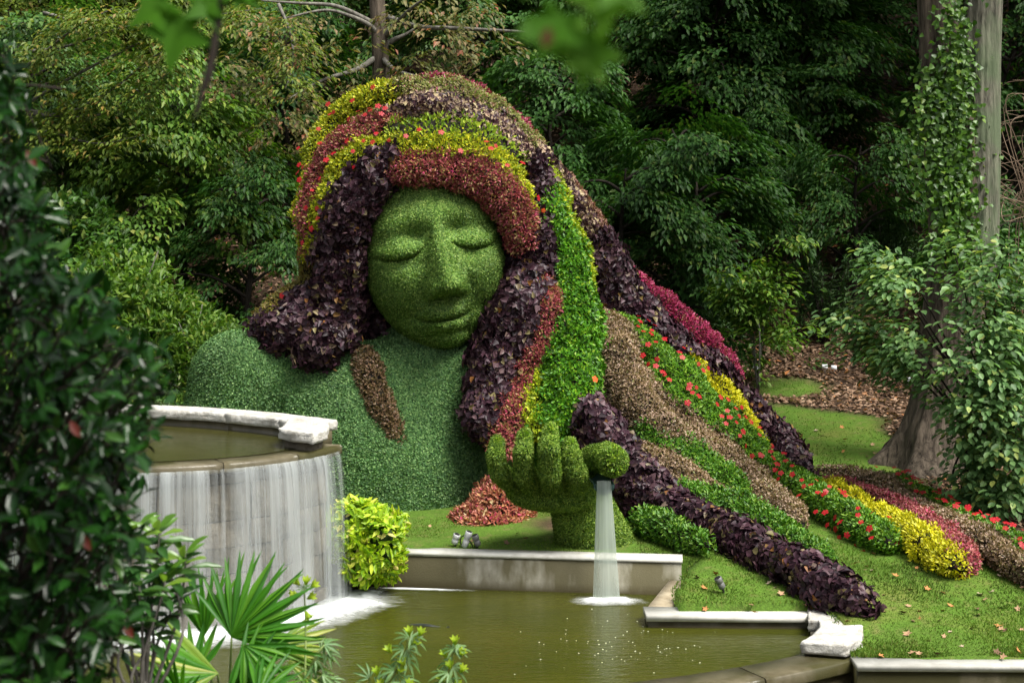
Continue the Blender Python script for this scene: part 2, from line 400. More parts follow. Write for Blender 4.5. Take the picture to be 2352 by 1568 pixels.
# concrete / stone
def concrete_mat(name, lo, hi, stain, wet=0.75, zlo=0.0, zhi=.2):
    m, nt, out = new_mat(name)
    tc = nt.nodes.new('ShaderNodeTexCoord'); ob = tc.outputs['Object']
    n1 = noise(nt, 3.0, 8, .65, mapping(nt, ob, (1, 1, .6))); n2 = noise(nt, 40, 4, .6, ob); n3 = noise(nt, .75, 5, .6, mapping(nt, ob, (1.3, 1, .5)))
    c = ramp(nt, [(.3, lo), (.7, hi)], n1.outputs['Fac'])
    c2 = mixc(nt, c.outputs[0], stain, ramp(nt, [(.42, 0), (.54, .95)], n3.outputs['Fac']).outputs[0])
    sx = nt.nodes.new('ShaderNodeSeparateXYZ'); nt.links.new(ob, sx.inputs[0])
    mr = nt.nodes.new('ShaderNodeMapRange'); nt.links.new(sx.outputs[2], mr.inputs[0])
    for i, v in enumerate((zlo, zhi, 1.0, 0.0)): mr.inputs[i + 1].default_value = v
    c3 = mixc(nt, c2, (stain[0]*.6, stain[1]*.55, stain[2]*.4), mr.outputs[0])
    bsdf(nt, out, c3, wet, .3, n2.outputs['Fac'], .35, .01); return m
M_CONC = concrete_mat('weathered_concrete', (.15, .14, .11), (.36, .35, .29), (.060, .052, .022), .8, 0, .12)
M_CONC_TOP = plainmat('pale_concrete_coping', (.42, .41, .36), (.62, .61, .56), 5, .8, .3, .3, .01)
M_LEDGE = concrete_mat('wet_algae_concrete', (.06, .050, .026), (.15, .13, .085), (.045, .042, .015), .3, -.5, -.2)
def roughstone_mat(name, c0, c1, dark):
    m, nt, out = new_mat(name)
    tc = nt.nodes.new('ShaderNodeTexCoord'); ob = tc.outputs['Object']
    n1 = noise(nt, 6, 8, .7, ob); n2 = noise(nt, 22, 6, .7, ob); n3 = noise(nt, 2.2, 6, .75, ob)
    c = ramp(nt, [(.3, c0), (.6, c1)], n1.outputs['Fac'])
    c2 = mixc(nt, c.outputs[0], dark, ramp(nt, [(.56, 0), (.68, .55)], n3.outputs['Fac']).outputs[0])
    bsdf(nt, out, c2, .85, .25, n2.outputs['Fac'], .9, .03); return m
M_WHITE = roughstone_mat('rough_white_stone', (.30, .28, .24), (.58, .57, .53), (.20, .155, .10))
M_WSTONE = roughstone_mat('wall_stone', (.055, .045, .032), (.15, .13, .095), (.03, .022, .012))
M_MORTAR = plainmat('pale_mortar', (.06, .05, .035), (.11, .095, .065), 14, .9)
def rough_slab(poly, z0, z1, cuts=4, amp=.02, top_amp=.006):
    """a split-stone slab: polygon outline, jagged sides, nearly flat top"""
    p = np.asarray(poly, float); n = len(p); pts = []
    ar = 0.5 * np.sum(p[:, 0] * np.roll(p[:, 1], -1) - p[:, 1] * np.roll(p[:, 0], -1))
    if ar < 0: p = p[::-1]
    for i in range(n):
        a, b = p[i], p[(i + 1) % n]; k = max(1, int(np.linalg.norm(b - a) / .07))
        for t in range(k): pts.append(a + (b - a) * t / k)
    pts = np.array(pts); n = len(pts); tg = nrm(np.roll(pts, -1, 0) - np.roll(pts, 1, 0)); d = np.c_[tg[:, 1], -tg[:, 0]]; rings = []
    for q, zz in enumerate(np.linspace(z0, z1, cuts)):
        off = R.uniform(-amp, amp, (n, 1)) * (1 if 0 < q < cuts - 1 else .35)
        rings.append(np.c_[pts + d * off, zz + R.uniform(-top_amp, top_amp, n)])
    rings.append(np.c_[rings[-1][:, :2] - d * .02, np.full(n, z1 + .004) + R.uniform(-top_amp, top_amp, n) * .5])
    V = np.concatenate(rings); i = np.arange(n); j = (i + 1) % n; F = []
    for q in range(cuts): F.append(np.stack([i + q*n, j + q*n, j + (q+1)*n, i + (q+1)*n], 1))
    F.append(list(range(cuts * n, (cuts + 1) * n))); F.append(list(range(n))[::-1]); return V, F
# ---- water
def water_mat(name, c, amt, sx):
    m, nt, out = new_mat(name)
    tc = nt.nodes.new('ShaderNodeTexCoord'); ob = tc.outputs['Object']
    n1 = noise(nt, 1.0, 5, .6, mapping(nt, ob, (sx, sx * 3.2, 1)), .6); n2 = noise(nt, .5, 4, .6, mapping(nt, ob, (1, 2.0, 1)))
    col = ramp(nt, [(.3, c), (.7, (c[0]*1.45, c[1]*1.3, c[2]*1.3))], n2.outputs['Fac'])
    bsdf(nt, out, col.outputs[0], .09, .5, n1.outputs['Fac'], amt, .02, IOR=1.33); return m
M_POOL = water_mat('murky_green_water', (.033, .039, .0045), .5, 5)
M_POOL2 = water_mat('upper_pool_water', (.032, .034, .008), .3, 6)
th = np.radians(np.linspace(-54, -124, 50))
arc_in = ARC_C + (ARC_R - .42) * np.c_[np.cos(th), np.sin(th)]
pw = np.concatenate([[(3.42, 16.0)], arc_in, [(-6.5, 16.4), (-6.5, 17.9), (-2.4, 17.9), (2.0, 17.4), (1.6, 16.05)]])
tag(mk('pool_water', np.c_[pw, np.zeros(len(pw))], [list(range(len(pw)))], M_POOL), kind='structure')
tag(mk('lower_water', np.array([(-8, 8, -.6), (12, 8, -.6), (12, 14.45, -.6), (-8, 14.45, -.6)]), np.array([(0, 1, 2, 3)]), M_POOL), kind='structure')
# ---- lower pool: back wall, low walls, pier, weir
wd = nrm(WB - WA); wn_ = np.array([-wd[1], wd[0]])
def wall_seg(a, b, t, z0, z1):
    d = nrm(b - a); n = np.array([-d[1], d[0]]); return prism([a, b, b + n * t, a + n * t], z0, z1)
bw = thing('pool_wall', (-.2, 17.75, 0), 'long low stained concrete retaining wall at the back of the lower pool', 'wall')
V, F = wall_seg(WA, WB, .26, -.7, .40); mk('wall_body', V, F, M_CONC, bw)
V, F = wall_seg(WA + wn_ * -.012, WB + wn_ * -.012 + wd * .012, .285, .402, .446); mk('coping', V, F, M_CONC_TOP, bw)
lw_ = thing('low_wall', (2.5, 16.1, 0), 'low pale concrete curb with a sloping end block on the right side of the lower pool', 'wall')
V, F = prism([(1.52, 16.28), (1.53, 15.96), (3.42, 15.90), (3.42, 16.22)], -.5, .075); mk('wall_body', V, F, M_CONC, lw_)
V, F = prism([(1.50, 16.29), (1.51, 15.93), (3.40, 15.87), (3.40, 16.24)], .077, .15); mk('coping', V, F, M_CONC_TOP, lw_)
V, F = prism([(1.56, 16.292), (1.83, 16.285), (2.16, 17.36), (1.92, 17.38)], -.5, .155); V[len(V)//2:][2:, 2] += .03
mk('end_block', V, F, plainmat('tan_concrete', (.25, .20, .13), (.40, .34, .24), 7, .8), lw_)
pier = thing('stone_pier', (3.4, 15.4, 0), 'rough white stone pier cap at the right corner of the lower pool', 'pier')
pp = [on_plane(x, y, .17)[:2] for x, y in [(1857, 1426), (1880, 1424), (1882, 1440), (1870, 1455), (1840, 1474), (1943, 1482), (1979, 1466), (1984, 1424), (1976, 1396), (1855, 1395)]]
V, F = rough_slab(pp, .055, .172, 5, .018, .006); mk('cap_stone', V, F, M_WHITE, pier)
pc = np.mean(pp, 0); V, F = prism([pc + (np.array(q) - pc) * .9 for q in pp], -1.2, .052); mk('pier_body', V, F, M_CONC, pier)
rw = thing('low_wall', (6, 14.5, 0), 'long straight concrete curb running off along the bottom edge of the lawn', 'wall')
V, F = prism([(3.51, 14.42), (11, 14.30), (11, 14.56), (3.51, 14.68)], -1.2, -.012); mk('wall_body', V, F, M_LEDGE, rw)
V, F = prism([(3.50, 14.39), (11, 14.27), (11, 14.585), (3.50, 14.705)], -.010, .05); mk('coping', V, F, M_CONC_TOP, rw)
def ring_sector(c, r0, r1, a0, a1, z0, z1, n=24, lip=0.0):
    t = np.radians(np.linspace(a0, a1, n)); cs = np.c_[np.cos(t), np.sin(t)]
    prof = [(r0, z0), (r1 - lip * .3, z0), (r1, z0 + lip), (r1, z1 - lip), (r1 - lip, z1), (r0, z1)]
    V = np.concatenate([np.c_[c + cs * r, np.full(n, z)] for r, z in prof]); m = len(prof); F = []
    i = np.arange(n - 1)
    for k in range(m):
        l = (k + 1) % m; F.append(np.stack([i + k*n, i + l*n, i + 1 + l*n, i + 1 + k*n], 1))
    F += [[k * n for k in range(m)], [k * n + n - 1 for k in range(m)][::-1]]; return V, F
weir = thing('weir_ledge', (1.5, 14, 0), 'wet curved concrete weir ledge along the near edge of the lower pool', 'weir')
for a0, a1 in ((-53.5, -62), (-62.1, -72), (-72.1, -84), (-84.1, -97), (-97.1, -110), (-110.1, -125)):
    V, F = ring_sector(ARC_C, ARC_R - .44, ARC_R, a0, a1, -.11, .022, 10, .02); mk('ledge_slab', V, F, M_LEDGE, weir, smooth=False)
V, F = ring_sector(ARC_C, ARC_R - .40, ARC_R - .06, -53.5, -125, -1.3, -.112, 40); mk('weir_wall', V, F, M_CONC, weir)
# ---- upper pool
UZ = 1.865
upper = thing('upper_pool', (UP_C[0], UP_C[1], .4), 'raised round stone pool with white coping spilling water over its curved front ledge', 'pool')
BACK = np.array([(-2.28, 17.42), (-2.72, 17.80), (-3.45, 18.36), (-4.45, 18.88), (-5.5, 19.1), (-6.55, 19.0)])
ang = np.radians(np.linspace(-19, -205, 60))
front = UP_C + (UP_R - .14) * np.c_[np.cos(ang), np.sin(ang)]
foot = np.concatenate([front, BACK[::-1]])
V, F = prism(foot, -.7, 1.745); mk('mortar_core', V, F, M_MORTAR, upper)
for a0, a1 in ((-16, -38), (-38.2, -62), (-62.2, -88), (-88.2, -118), (-118.2, -160), (-160.2, -205)):
    V, F = ring_sector(UP_C, UP_R - .42, UP_R + .03, a0, a1, 1.748, 1.862, 12, .025); mk('ledge_slab', V, F, M_LEDGE, upper)
# stones of the curved wall
zc = -.25; rowk = 0
while zc < 1.70:
    hh_ = min(R.choice([.20, .30, .42]), 1.735 - zc); a = -19.5 - (rowk % 2) * 5
    while a > -150:
        w_ = R.uniform(5, 21); a1 = max(a - w_, -150)
        o = R.uniform(.0, .035)
        V, F = ring_sector(UP_C, UP_R - .2, UP_R - .115 + o, a, a1 + .25, zc, zc + hh_ - .010, 5, .006)
        V += R.uniform(-.006, .006, V.shape); mk('stone', V, F, M_WSTONE, upper); a = a1
    zc += hh_; rowk += 1
wp = np.concatenate([UP_C + (UP_R - .30) * np.c_[np.cos(ang), np.sin(ang)], BACK[::-1]])
tag(mk('upper_water', np.c_[wp, np.full(len(wp), UZ + .004)], [list(range(len(wp)))], M_POOL2), kind='structure')
# white coping stones round the back
bs = spline(BACK, n=8); nb = np.gradient(bs, axis=0); nb = nrm(np.c_[nb[:, 1], -nb[:, 0]])
cuts = [3, 10, 18, 27, 33, 40]
for k in range(len(cuts) - 1):
    s = slice(cuts[k], cuts[k + 1] + 1)
    q = np.concatenate([bs[s] - nb[s] * .08, (bs[s] + nb[s] * .36)[::-1]])
    V, F = rough_slab(q, 1.97, 2.085, 4, .018, .006); mk('coping_stone', V, F, M_WHITE, upper)
    q = np.concatenate([bs[s] - nb[s] * .02, (bs[s] + nb[s] * .28)[::-1]]); V, F = prism(q, 1.75, 1.966); mk('coping_bed', V, F, M_LEDGE, upper)
ep = [on_plane(x, y, 2.085)[:2] for x, y in [(640, 986), (655, 974), (664, 962), (700, 957), (742, 961), (754, 974), (750, 988), (718, 997), (680, 993)]]
V, F = rough_slab(ep, 1.972, 2.092, 5, .02, .008); mk('end_stone', V, F, M_WHITE, upper)
pc = np.mean(ep, 0); V, F = prism([pc + (np.array(q) - pc) * .78 for q in ep], 1.75, 1.968); mk('end_block', V, F, M_WSTONE, upper)
# ---- falling water
def fall_mat(name, gaps, tint, dens):
    m, nt, out = new_mat(name)
    fl = attr(nt, 'flow'); v = fl.outputs['Vector']
    n1 = noise(nt, 1.0, 5, .6, mapping(nt, v, (6, .16, 1)), .2); n2 = noise(nt, 1.0, 4, .6, mapping(nt, v, (34, .5, 1))); n3 = noise(nt, 1.0, 2, .5, mapping(nt, v, (2.2, .25, 1)))
    a = nt.nodes.new('ShaderNodeMath'); a.operation = 'MULTIPLY_ADD'; nt.links.new(n2.outputs['Fac'], a.inputs[0]); a.inputs[1].default_value = .34; nt.links.new(n1.outputs['Fac'], a.inputs[2])
    b = nt.nodes.new('ShaderNodeMath'); b.operation = 'MULTIPLY_ADD'; nt.links.new(n3.outputs['Fac'], b.inputs[0]); b.inputs[1].default_value = .8; nt.links.new(a.outputs[0], b.inputs[2])
    al = ramp(nt, [(gaps[0], dens[0]), (gaps[1], dens[1])], None); sc = nt.nodes.new('ShaderNodeMath'); sc.operation = 'MULTIPLY'; sc.inputs[1].default_value = .45
    nt.links.new(b.outputs[0], sc.inputs[0]); nt.links.new(sc.outputs[0], al.inputs[0])
    ed = attr(nt, 'edge'); mm = nt.nodes.new('ShaderNodeMath'); mm.operation = 'MULTIPLY'; nt.links.new(al.outputs[0], mm.inputs[0]); nt.links.new(ed.outputs['Fac'], mm.inputs[1])
    p = bsdf(nt, None, tint, .35, .4); tl = nt.nodes.new('ShaderNodeBsdfTranslucent'); tl.inputs[0].default_value = (*tint, 1)
    m0 = nt.nodes.new('ShaderNodeMixShader'); m0.inputs[0].default_value = .4; nt.links.new(p.outputs[0], m0.inputs[1]); nt.links.new(tl.outputs[0], m0.inputs[2])
    tr = nt.nodes.new('ShaderNodeBsdfTransparent'); mx = nt.nodes.new('ShaderNodeMixShader')
    nt.links.new(mm.outputs[0], mx.inputs[0]); nt.links.new(tr.outputs[0], mx.inputs[1]); nt.links.new(m0.outputs[0], mx.inputs[2]); nt.links.new(mx.outputs[0], out.inputs[0]); return m
M_FALL = fall_mat('silky_falling_water', (.42, .62), (.58, .62, .62), (.04, .84))
M_STREAM = fall_mat('stream_water', (.38, .60), (.55, .62, .56), (.30, .95))
nA, nV = 150, 26
aa = np.radians(np.linspace(-17.5, -152, nA)); tt = np.linspace(0, 1, nV)
def fallsheet(r0, bow, seed):
    rip = (hash_noise(np.degrees(aa) * .5, aa * 0 + seed, 1.0, seed) - .5) * .05
    V, U, E = [], [], []
    for t in tt:
        drop = t * 1.80; rr = r0 + bow * math.sqrt(t) + rip * (.4 + t)
        V.append(np.c_[UP_C + np.c_[np.cos(aa), np.sin(aa)] * np.asarray(rr)[..., None], np.full(nA, 1.80 - drop)])
        U.append(np.c_[-aa * UP_R, np.full(nA, drop), np.full(nA, seed)]); E.append(np.clip((np.arange(nA)) / 3.0, 0, 1) * (0.55 + .45 * np.exp(-t * .8)))
    V = np.concatenate(V); i = np.arange(nV - 1)[:, None] * nA; j = np.arange(nA - 1)[None]
    return V, np.stack([i + j, i + nA + j, i + nA + j + 1, i + j + 1], -1).reshape(-1, 4), np.concatenate(U), np.concatenate(E)
wf = thing('waterfall', (UP_C[0] + 1, UP_C[1] - 2, 0), 'silky white waterfall sheet pouring from the curved ledge of the upper pool', 'waterfall')
V, F, U, E = fallsheet(UP_R + .035, .12, 1.0); mk('water_sheet', V, F, M_FALL, wf, smooth=True, uv=U, extra={'edge': E})
V, F, U, E = fallsheet(UP_R + .05, .17, 7.3); mk('water_sheet', V, F, M_FALL, wf, smooth=True, uv=U, extra={'edge': E * .8})
def foam_mat():
    m, nt, out = new_mat('white_foam')
    tc = nt.nodes.new('ShaderNodeTexCoord'); n = noise(nt, 5, 5, .65, mapping(nt, tc.outputs['Object'], (1, 2.2, 1)), .5)
    ed = attr(nt, 'edge'); ad = nt.nodes.new('ShaderNodeMath'); ad.operation = 'MULTIPLY_ADD'
    nt.links.new(n.outputs['Fac'], ad.inputs[0]); ad.inputs[1].default_value = .8; ad.inputs[2].default_value = -.45
    a2 = nt.nodes.new('ShaderNodeMath'); a2.operation = 'ADD'; nt.links.new(ad.outputs[0], a2.inputs[0]); nt.links.new(ed.outputs['Fac'], a2.inputs[1])
    r = ramp(nt, [(.10, 0), (.45, .25), (1.0, .95)], a2.outputs[0])
    p = bsdf(nt, None, (.82, .85, .86), .6, .3); tr = nt.nodes.new('ShaderNodeBsdfTransparent'); mx = nt.nodes.new('ShaderNodeMixShader')
    nt.links.new(r.outputs[0], mx.inputs[0]); nt.links.new(tr.outputs[0], mx.inputs[1]); nt.links.new(p.outputs[0], mx.inputs[2]); nt.links.new(mx.outputs[0], out.inputs[0]); return m
M_FOAM = foam_mat()
def foam_band(path, wid, hgt, name, parent=None, peak=1.0):
    """low mound of foam along a path on the water; wid either side"""
    p = spline(path, n=6); t = nrm(np.gradient(p, axis=0)); nn = np.c_[-t[:, 1], t[:, 0]]; k = 15; V, E = [], []
    for i in range(len(p)):
        en = min(1, min(i, len(p) - 1 - i) / 9)**1.3
        for j in range(k):
            s = (j / (k - 1)) * 2 - 1; e = max(0, 1 - abs(s)**1.3) * en * peak
            V.append((*(p[i] + nn[i] * s * wid), .006 + hgt * e**2)); E.append(e)
    i = np.arange(len(p) - 1)[:, None] * k; j = np.arange(k - 1)[None]
    return mk(name, np.array(V), np.stack([i + j, i + k + j, i + k + j + 1, i + j + 1], -1).reshape(-1, 4), M_FOAM, parent, smooth=True, extra={'edge': np.array(E)})
pa = [UP_C + (UP_R + .22) * np.array([math.cos(RAD(a)), math.sin(RAD(a))]) for a in (-16, -24, -34, -46, -60, -76, -95, -120)]
pa = [np.array([-1.15, 17.25]), np.array([-1.6, 17.15])] + pa
tag(foam_band(pa, .62, .07, 'foam', None, 1.0), 'white churned foam where the waterfall strikes the lower pool', kind='stuff')
pb = np.array([WA + wd * s - wn_ * .07 for s in (.55, .9, 1.3, 1.8, 2.3)]); tag(foam_band(pb, .07, .012, 'foam', None, 1.0), 'thin foam line drifting along the concrete wall', kind='stuff')
# ================================================================ the planted woman: body, face, hair
M_SOIL = plainmat('dark_planting_fabric', (.010, .010, .008), (.028, .024, .020), 12, .95, .1, .5, .03)
M_BODYCORE = plainmat('clipped_greenery_core', (.012, .022, .007), (.024, .042, .012), 14, .9, .15, .6, .03)
M_FACE = leafmat('face_leaves', [(0, (.034, .088, .014)), (.4, (.100, .200, .034)), (.75, (.185, .305, .062)), (1, (.31, .41, .10))], .5, .25, .25, 1.3, .28)
M_CHEST = leafmat('chest_leaves', [(0, (.028, .078, .024)), (.4, (.078, .175, .056)), (.75, (.135, .255, .084)), (1, (.21, .33, .12))], .5, .25, .25, 1.1, .25)
goddess = thing('topiary_woman', (-1.2, 21.2, .5), 'giant planted bust of a woman with closed eyes and long flowing flower hair', 'topiary')
HC = W(998, 608, 21.55)                                             # centre of the head
def rot(ax, d):
    return np.array(Matrix.Rotation(RAD(d), 3, ax))
# local face axes: x viewer's right, y up, z out of the face
RM = rot('Y', -9) @ rot('Z', 8) @ rot('X', -6)
BX = np.array([(1, 0, 0), (0, 0, 1), (0, -1, 0)], float).T          # columns: where local x, y, z point before the turn
LM = RM @ BX
def g2(x, y, cx, cy, sx, sy): return np.exp(-(((x - cx) / sx)**2 + ((y - cy) / sy)**2))
def face_h(x, y):
    ax_ = np.abs(x); h = 0
    sg = lambda t: 1 / (1 + np.exp(-np.clip(t, -40, 40)))
    h = h + .05 * np.exp(-((y - .62 + .14 * ax_**2) / .18)**2) * np.exp(-((ax_ - .42) / .5)**4)                 # brow
    h = h - .16 * g2(ax_, y, .27, .36, .20, .17) - .07 * g2(ax_, y, .55, .34, .36, .20)                         # eye sockets
    lid = .085 + .13 * ((ax_ - .54) / .38)**2                                                                   # lash line
    inl = np.exp(-((ax_ - .53) / .33)**4)
    h = h + .12 * np.exp(-((ax_ - .53) / .29)**2 - ((y - .22) / .15)**2) * sg((y - lid) / .02)                   # closed lid, proud above the lash line
    h = h + .05 * inl * sg((y - lid) / .014) * np.exp(-((y - lid) / .10)**2)
    h = h - .16 * inl * np.exp(-((y - lid + .024) / .030)**2)
    h = h - .05 * g2(ax_, y, .42, -.04, .26, .10)
    t = np.clip((.52 - y) / 1.04, 0, 1); on = sg((.58 - y) / .08) * sg((y + .535) / .02)
    h = h + on * (.08 + .40 * t**1.1) * np.exp(-(x / (.11 + .085 * t))**2)                                     # nose
    h = h + .12 * np.exp(-(((ax_ - .17) / .09)**2 + ((y + .45) / .10)**2)) - .14 * g2(ax_, y, .11, -.585, .10, .035)
    h = h - .05 * g2(ax_, y, .36, -.44, .06, .14)
    h = h + .08 * g2(ax_, y, .58, -.26, .34, .28) - .06 * g2(ax_, y, .50, -.76, .18, .16)                        # cheeks
    xm = x + .07
    my = -.905 + .07 * (xm / .32)**2
    h = h + .07 * g2(xm, y, 0, -.88, .38, .22)
    h = h + .10 * np.exp(-((y - my - .08) / .062)**2) * np.exp(-(xm / .26)**4) * (1 - .3 * np.exp(-(xm / .06)**2))
    h = h + .14 * np.exp(-((y - my + .095) / .075)**2) * np.exp(-(xm / .21)**4)
    h = h - .17 * np.exp(-((y - my) / .032)**2) * sg((.31 - np.abs(xm)) / .04)
    h = h - .05 * np.exp(-(x / .05)**2) * np.exp(-((y + .68) / .08)**2)
    h = h - .07 * np.exp(-((y + 1.06) / .05)**2) * np.exp(-(x / .25)**2)
    h = h + .10 * g2(x, y, 0, -1.19, .26, .14)
    return h
def head_sdf(X, Y, Z):
    dx, dy, dz = X - HC[0], Y - HC[1], Z - HC[2]
    x = LM[0, 0]*dx + LM[1, 0]*dy + LM[2, 0]*dz; y = LM[0, 1]*dx + LM[1, 1]*dy + LM[2, 1]*dz; z = LM[0, 2]*dx + LM[1, 2]*dy + LM[2, 2]*dz
    b = np.where(y < 0, 1.26, 1.5); wx = 1.05 * (1 - .13 * np.clip(-y / 1.22, 0, 1)**1.5)
    e = np.sqrt((x / wx)**2 + (y / b)**2 + (z / 1.10)**2)
    d = (e - 1) * 1.03
    near = (np.abs(d) < .75) & (z > 0)
    h = np.zeros_like(d); h[near] = face_h(x[near] - .02, y[near]) * np.clip(z[near] / .45, 0, 1)
    return d - h
def torso_sdf(X, Y, Z):
    Yc = 21.45
    c = W(862, 1150, Yc); t = s_ell(X, Y, Z, c, (1.83, 1.45, 2.15))
    a, b = W(640, 880, Yc), W(1180, 880, Yc); t = smin(t, s_cap(X, Y, Z, a, b, .55, .6), .5)
    t = smin(t, s_cap(X, Y, Z, W(965, 900, 22.0), W(985, 690, 22.3), .74, .66), .35)
    arm = s_cap(X, Y, Z, W(548, 868, 21.25), W(505, 1060, 21.1), .66, .70)
    arm = smin(arm, s_cap(X, Y, Z, W(548, 868, 21.25), W(660, 850, 21.5), .60, .50), .25)
    return smin(t, arm, .07)
def body_sdf(X, Y, Z): return smin(head_sdf(X, Y, Z), torso_sdf(X, Y, Z), .06)
bx = [np.arange(-5.2, .35, .034), np.arange(19.2, 23.4, .034), np.arange(.2, 5.7, .034)]
gX, gYY, gZ = np.meshgrid(*bx, indexing='ij', sparse=False)
GB = body_sdf(gX, gYY, gZ)
BV, BF = nets_grid(GB, bx)
mk('body', BV, BF, M_BODYCORE, goddess, smooth=True)
BT = tris(BF)
bn = vnormals(BV, BT)
def vis_w(c, n):
    v = nrm(np.array([0, 0, CAMZ]) - c); return np.where((v * n).sum(1) > -.15, 1.0, .10)
def clump(P, f):
    """little tufts: height of each leaf above the clipped surface"""
    return (hash_noise(P[:, 0] + P[:, 1] * .6, P[:, 2] + P[:, 1] * .4, f, 31) * .6 + hash_noise(P[:, 0] - P[:, 1] * .5, P[:, 2], f * 2.1, 32) * .4) * R.uniform(.4, 1, len(P))
def is_head(P): return head_sdf(P[:, 0], P[:, 1], P[:, 2]) < torso_sdf(P[:, 0], P[:, 1], P[:, 2])
P, N = sample(BV, BT, 340000, lambda c, n: vis_w(c, n) * np.where(head_sdf(c[:, 0], c[:, 1], c[:, 2]) < torso_sdf(c[:, 0], c[:, 1], c[:, 2]), 1.9, 1.0)); hd = is_head(P)
P = P + N * (clump(P, 20.0) * np.where(hd, .016, .024))[:, None]
V, F, r = cover(P[hd], N[hd], .033, .021, 8, 48, 'diamond', (0, 0, -.10), .38)
tag(mk('leaf_cover', V, F, M_FACE, goddess, rnd=r), 'tight yellow green leaf cover of the face', kind='stuff')
V, F, r = cover(P[~hd], N[~hd], .042, .026, 10, 58, 'diamond', (0, 0, -.10), .45)
tag(mk('leaf_cover', V, F, M_CHEST, goddess, rnd=r), 'tight bluish green leaf cover of the chest and shoulder', kind='stuff')
def hit_body(px, py):
    Y = np.arange(19, 23.5, .02); p = W(px, py, Y[:, None].T if 0 else 1.0)
    X = (px - 1176) * Y / F_PX; Z = CAMZ - (py - HOR) * Y / F_PX
    d = torso_sdf(X, Y, Z); return Y[np.argmax(d < 0)] if (d < 0).any() else 21.5
# ---------------- hair: every strand is a chain of (px, py, Y, r px); None = on the cap round the head
def cap_y(px, py):
    s = 1 - ((px - 975) / 300.0)**2 - ((py - 575) / 395.0)**2
    return 22.1 - 1.62 * math.sqrt(max(s, .0))
def left_y(py): return float(np.interp(py, [540, 640, 700, 760, 830], [21.75, 21.55, 21.35, 21.05, 20.72]))
ctl = [(1245,400,21.6),(1285,520,21.4),(1300,640,21.2),(1315,760,20.9),(1300,900,20.4),(1270,970,20.2),(1160,850,20.75),(1120,960,20.3),(1150,1030,20.0),(1230,600,21.2),
       (1390,620,22.3),(1340,500,22.2),(1285,390,22.1),(1430,690,22.3),(1500,750,22.3),(1580,805,22.4),(1650,870,22.6),(1760,1000,22.9),(1410,790,21.3),(1450,930,20.6),(1360,930,20.2),(1390,990,20.0),
       (1540,850,21.4),(1600,910,21.4),(1660,970,21.5),(1720,1030,21.7),(1510,980,20.4),(1440,1030,19.9),(1440,1110,19.75),(1590,1060,20.5),(1700,1140,20.4),(1550,1000,20.7),(1170,1000,20.05)]
for q in [(1440,1195),(1630,1252),(1520,1222),(1990,1380),(1850,1312),(1760,1275),(1680,1235),(1845,1205),(1845,1085),(1780,1130),(1900,1305),(2045,1250),(1940,1190),(2200,1308),(2225,1300),(2420,1340),(2430,1300),(2280,1240),(2130,1145),(1960,1085),(2050,1110),(2100,1230)]:
    ctl.append((*q, gY(q[0], q[1], .16)))
ctl = np.array(ctl, float)
def tps_fit(c):
    n = len(c); p = c[:, :2] / 500.0; d = np.linalg.norm(p[:, None] - p[None], axis=2); K = np.where(d > 0, d**2 * np.log(d + 1e-9), 0) + np.eye(n) * 2e-3
    A = np.zeros((n + 3, n + 3)); A[:n, :n] = K; A[:n, n] = 1; A[:n, n+1:] = p; A[n, :n] = 1; A[n+1:, :n] = p.T
    return p, np.linalg.solve(A, np.r_[c[:, 2], 0, 0, 0])
tp, tw = tps_fit(ctl)
def flow_y(px, py):
    q = np.array([px, py]) / 500.0; d = np.linalg.norm(tp - q, axis=1); n = len(tp)
    return float((np.where(d > 0, d**2 * np.log(d + 1e-9), 0) * tw[:n]).sum() + tw[n] + q @ tw[n+1:])
CAP, FLOW = 'cap', 'flow'
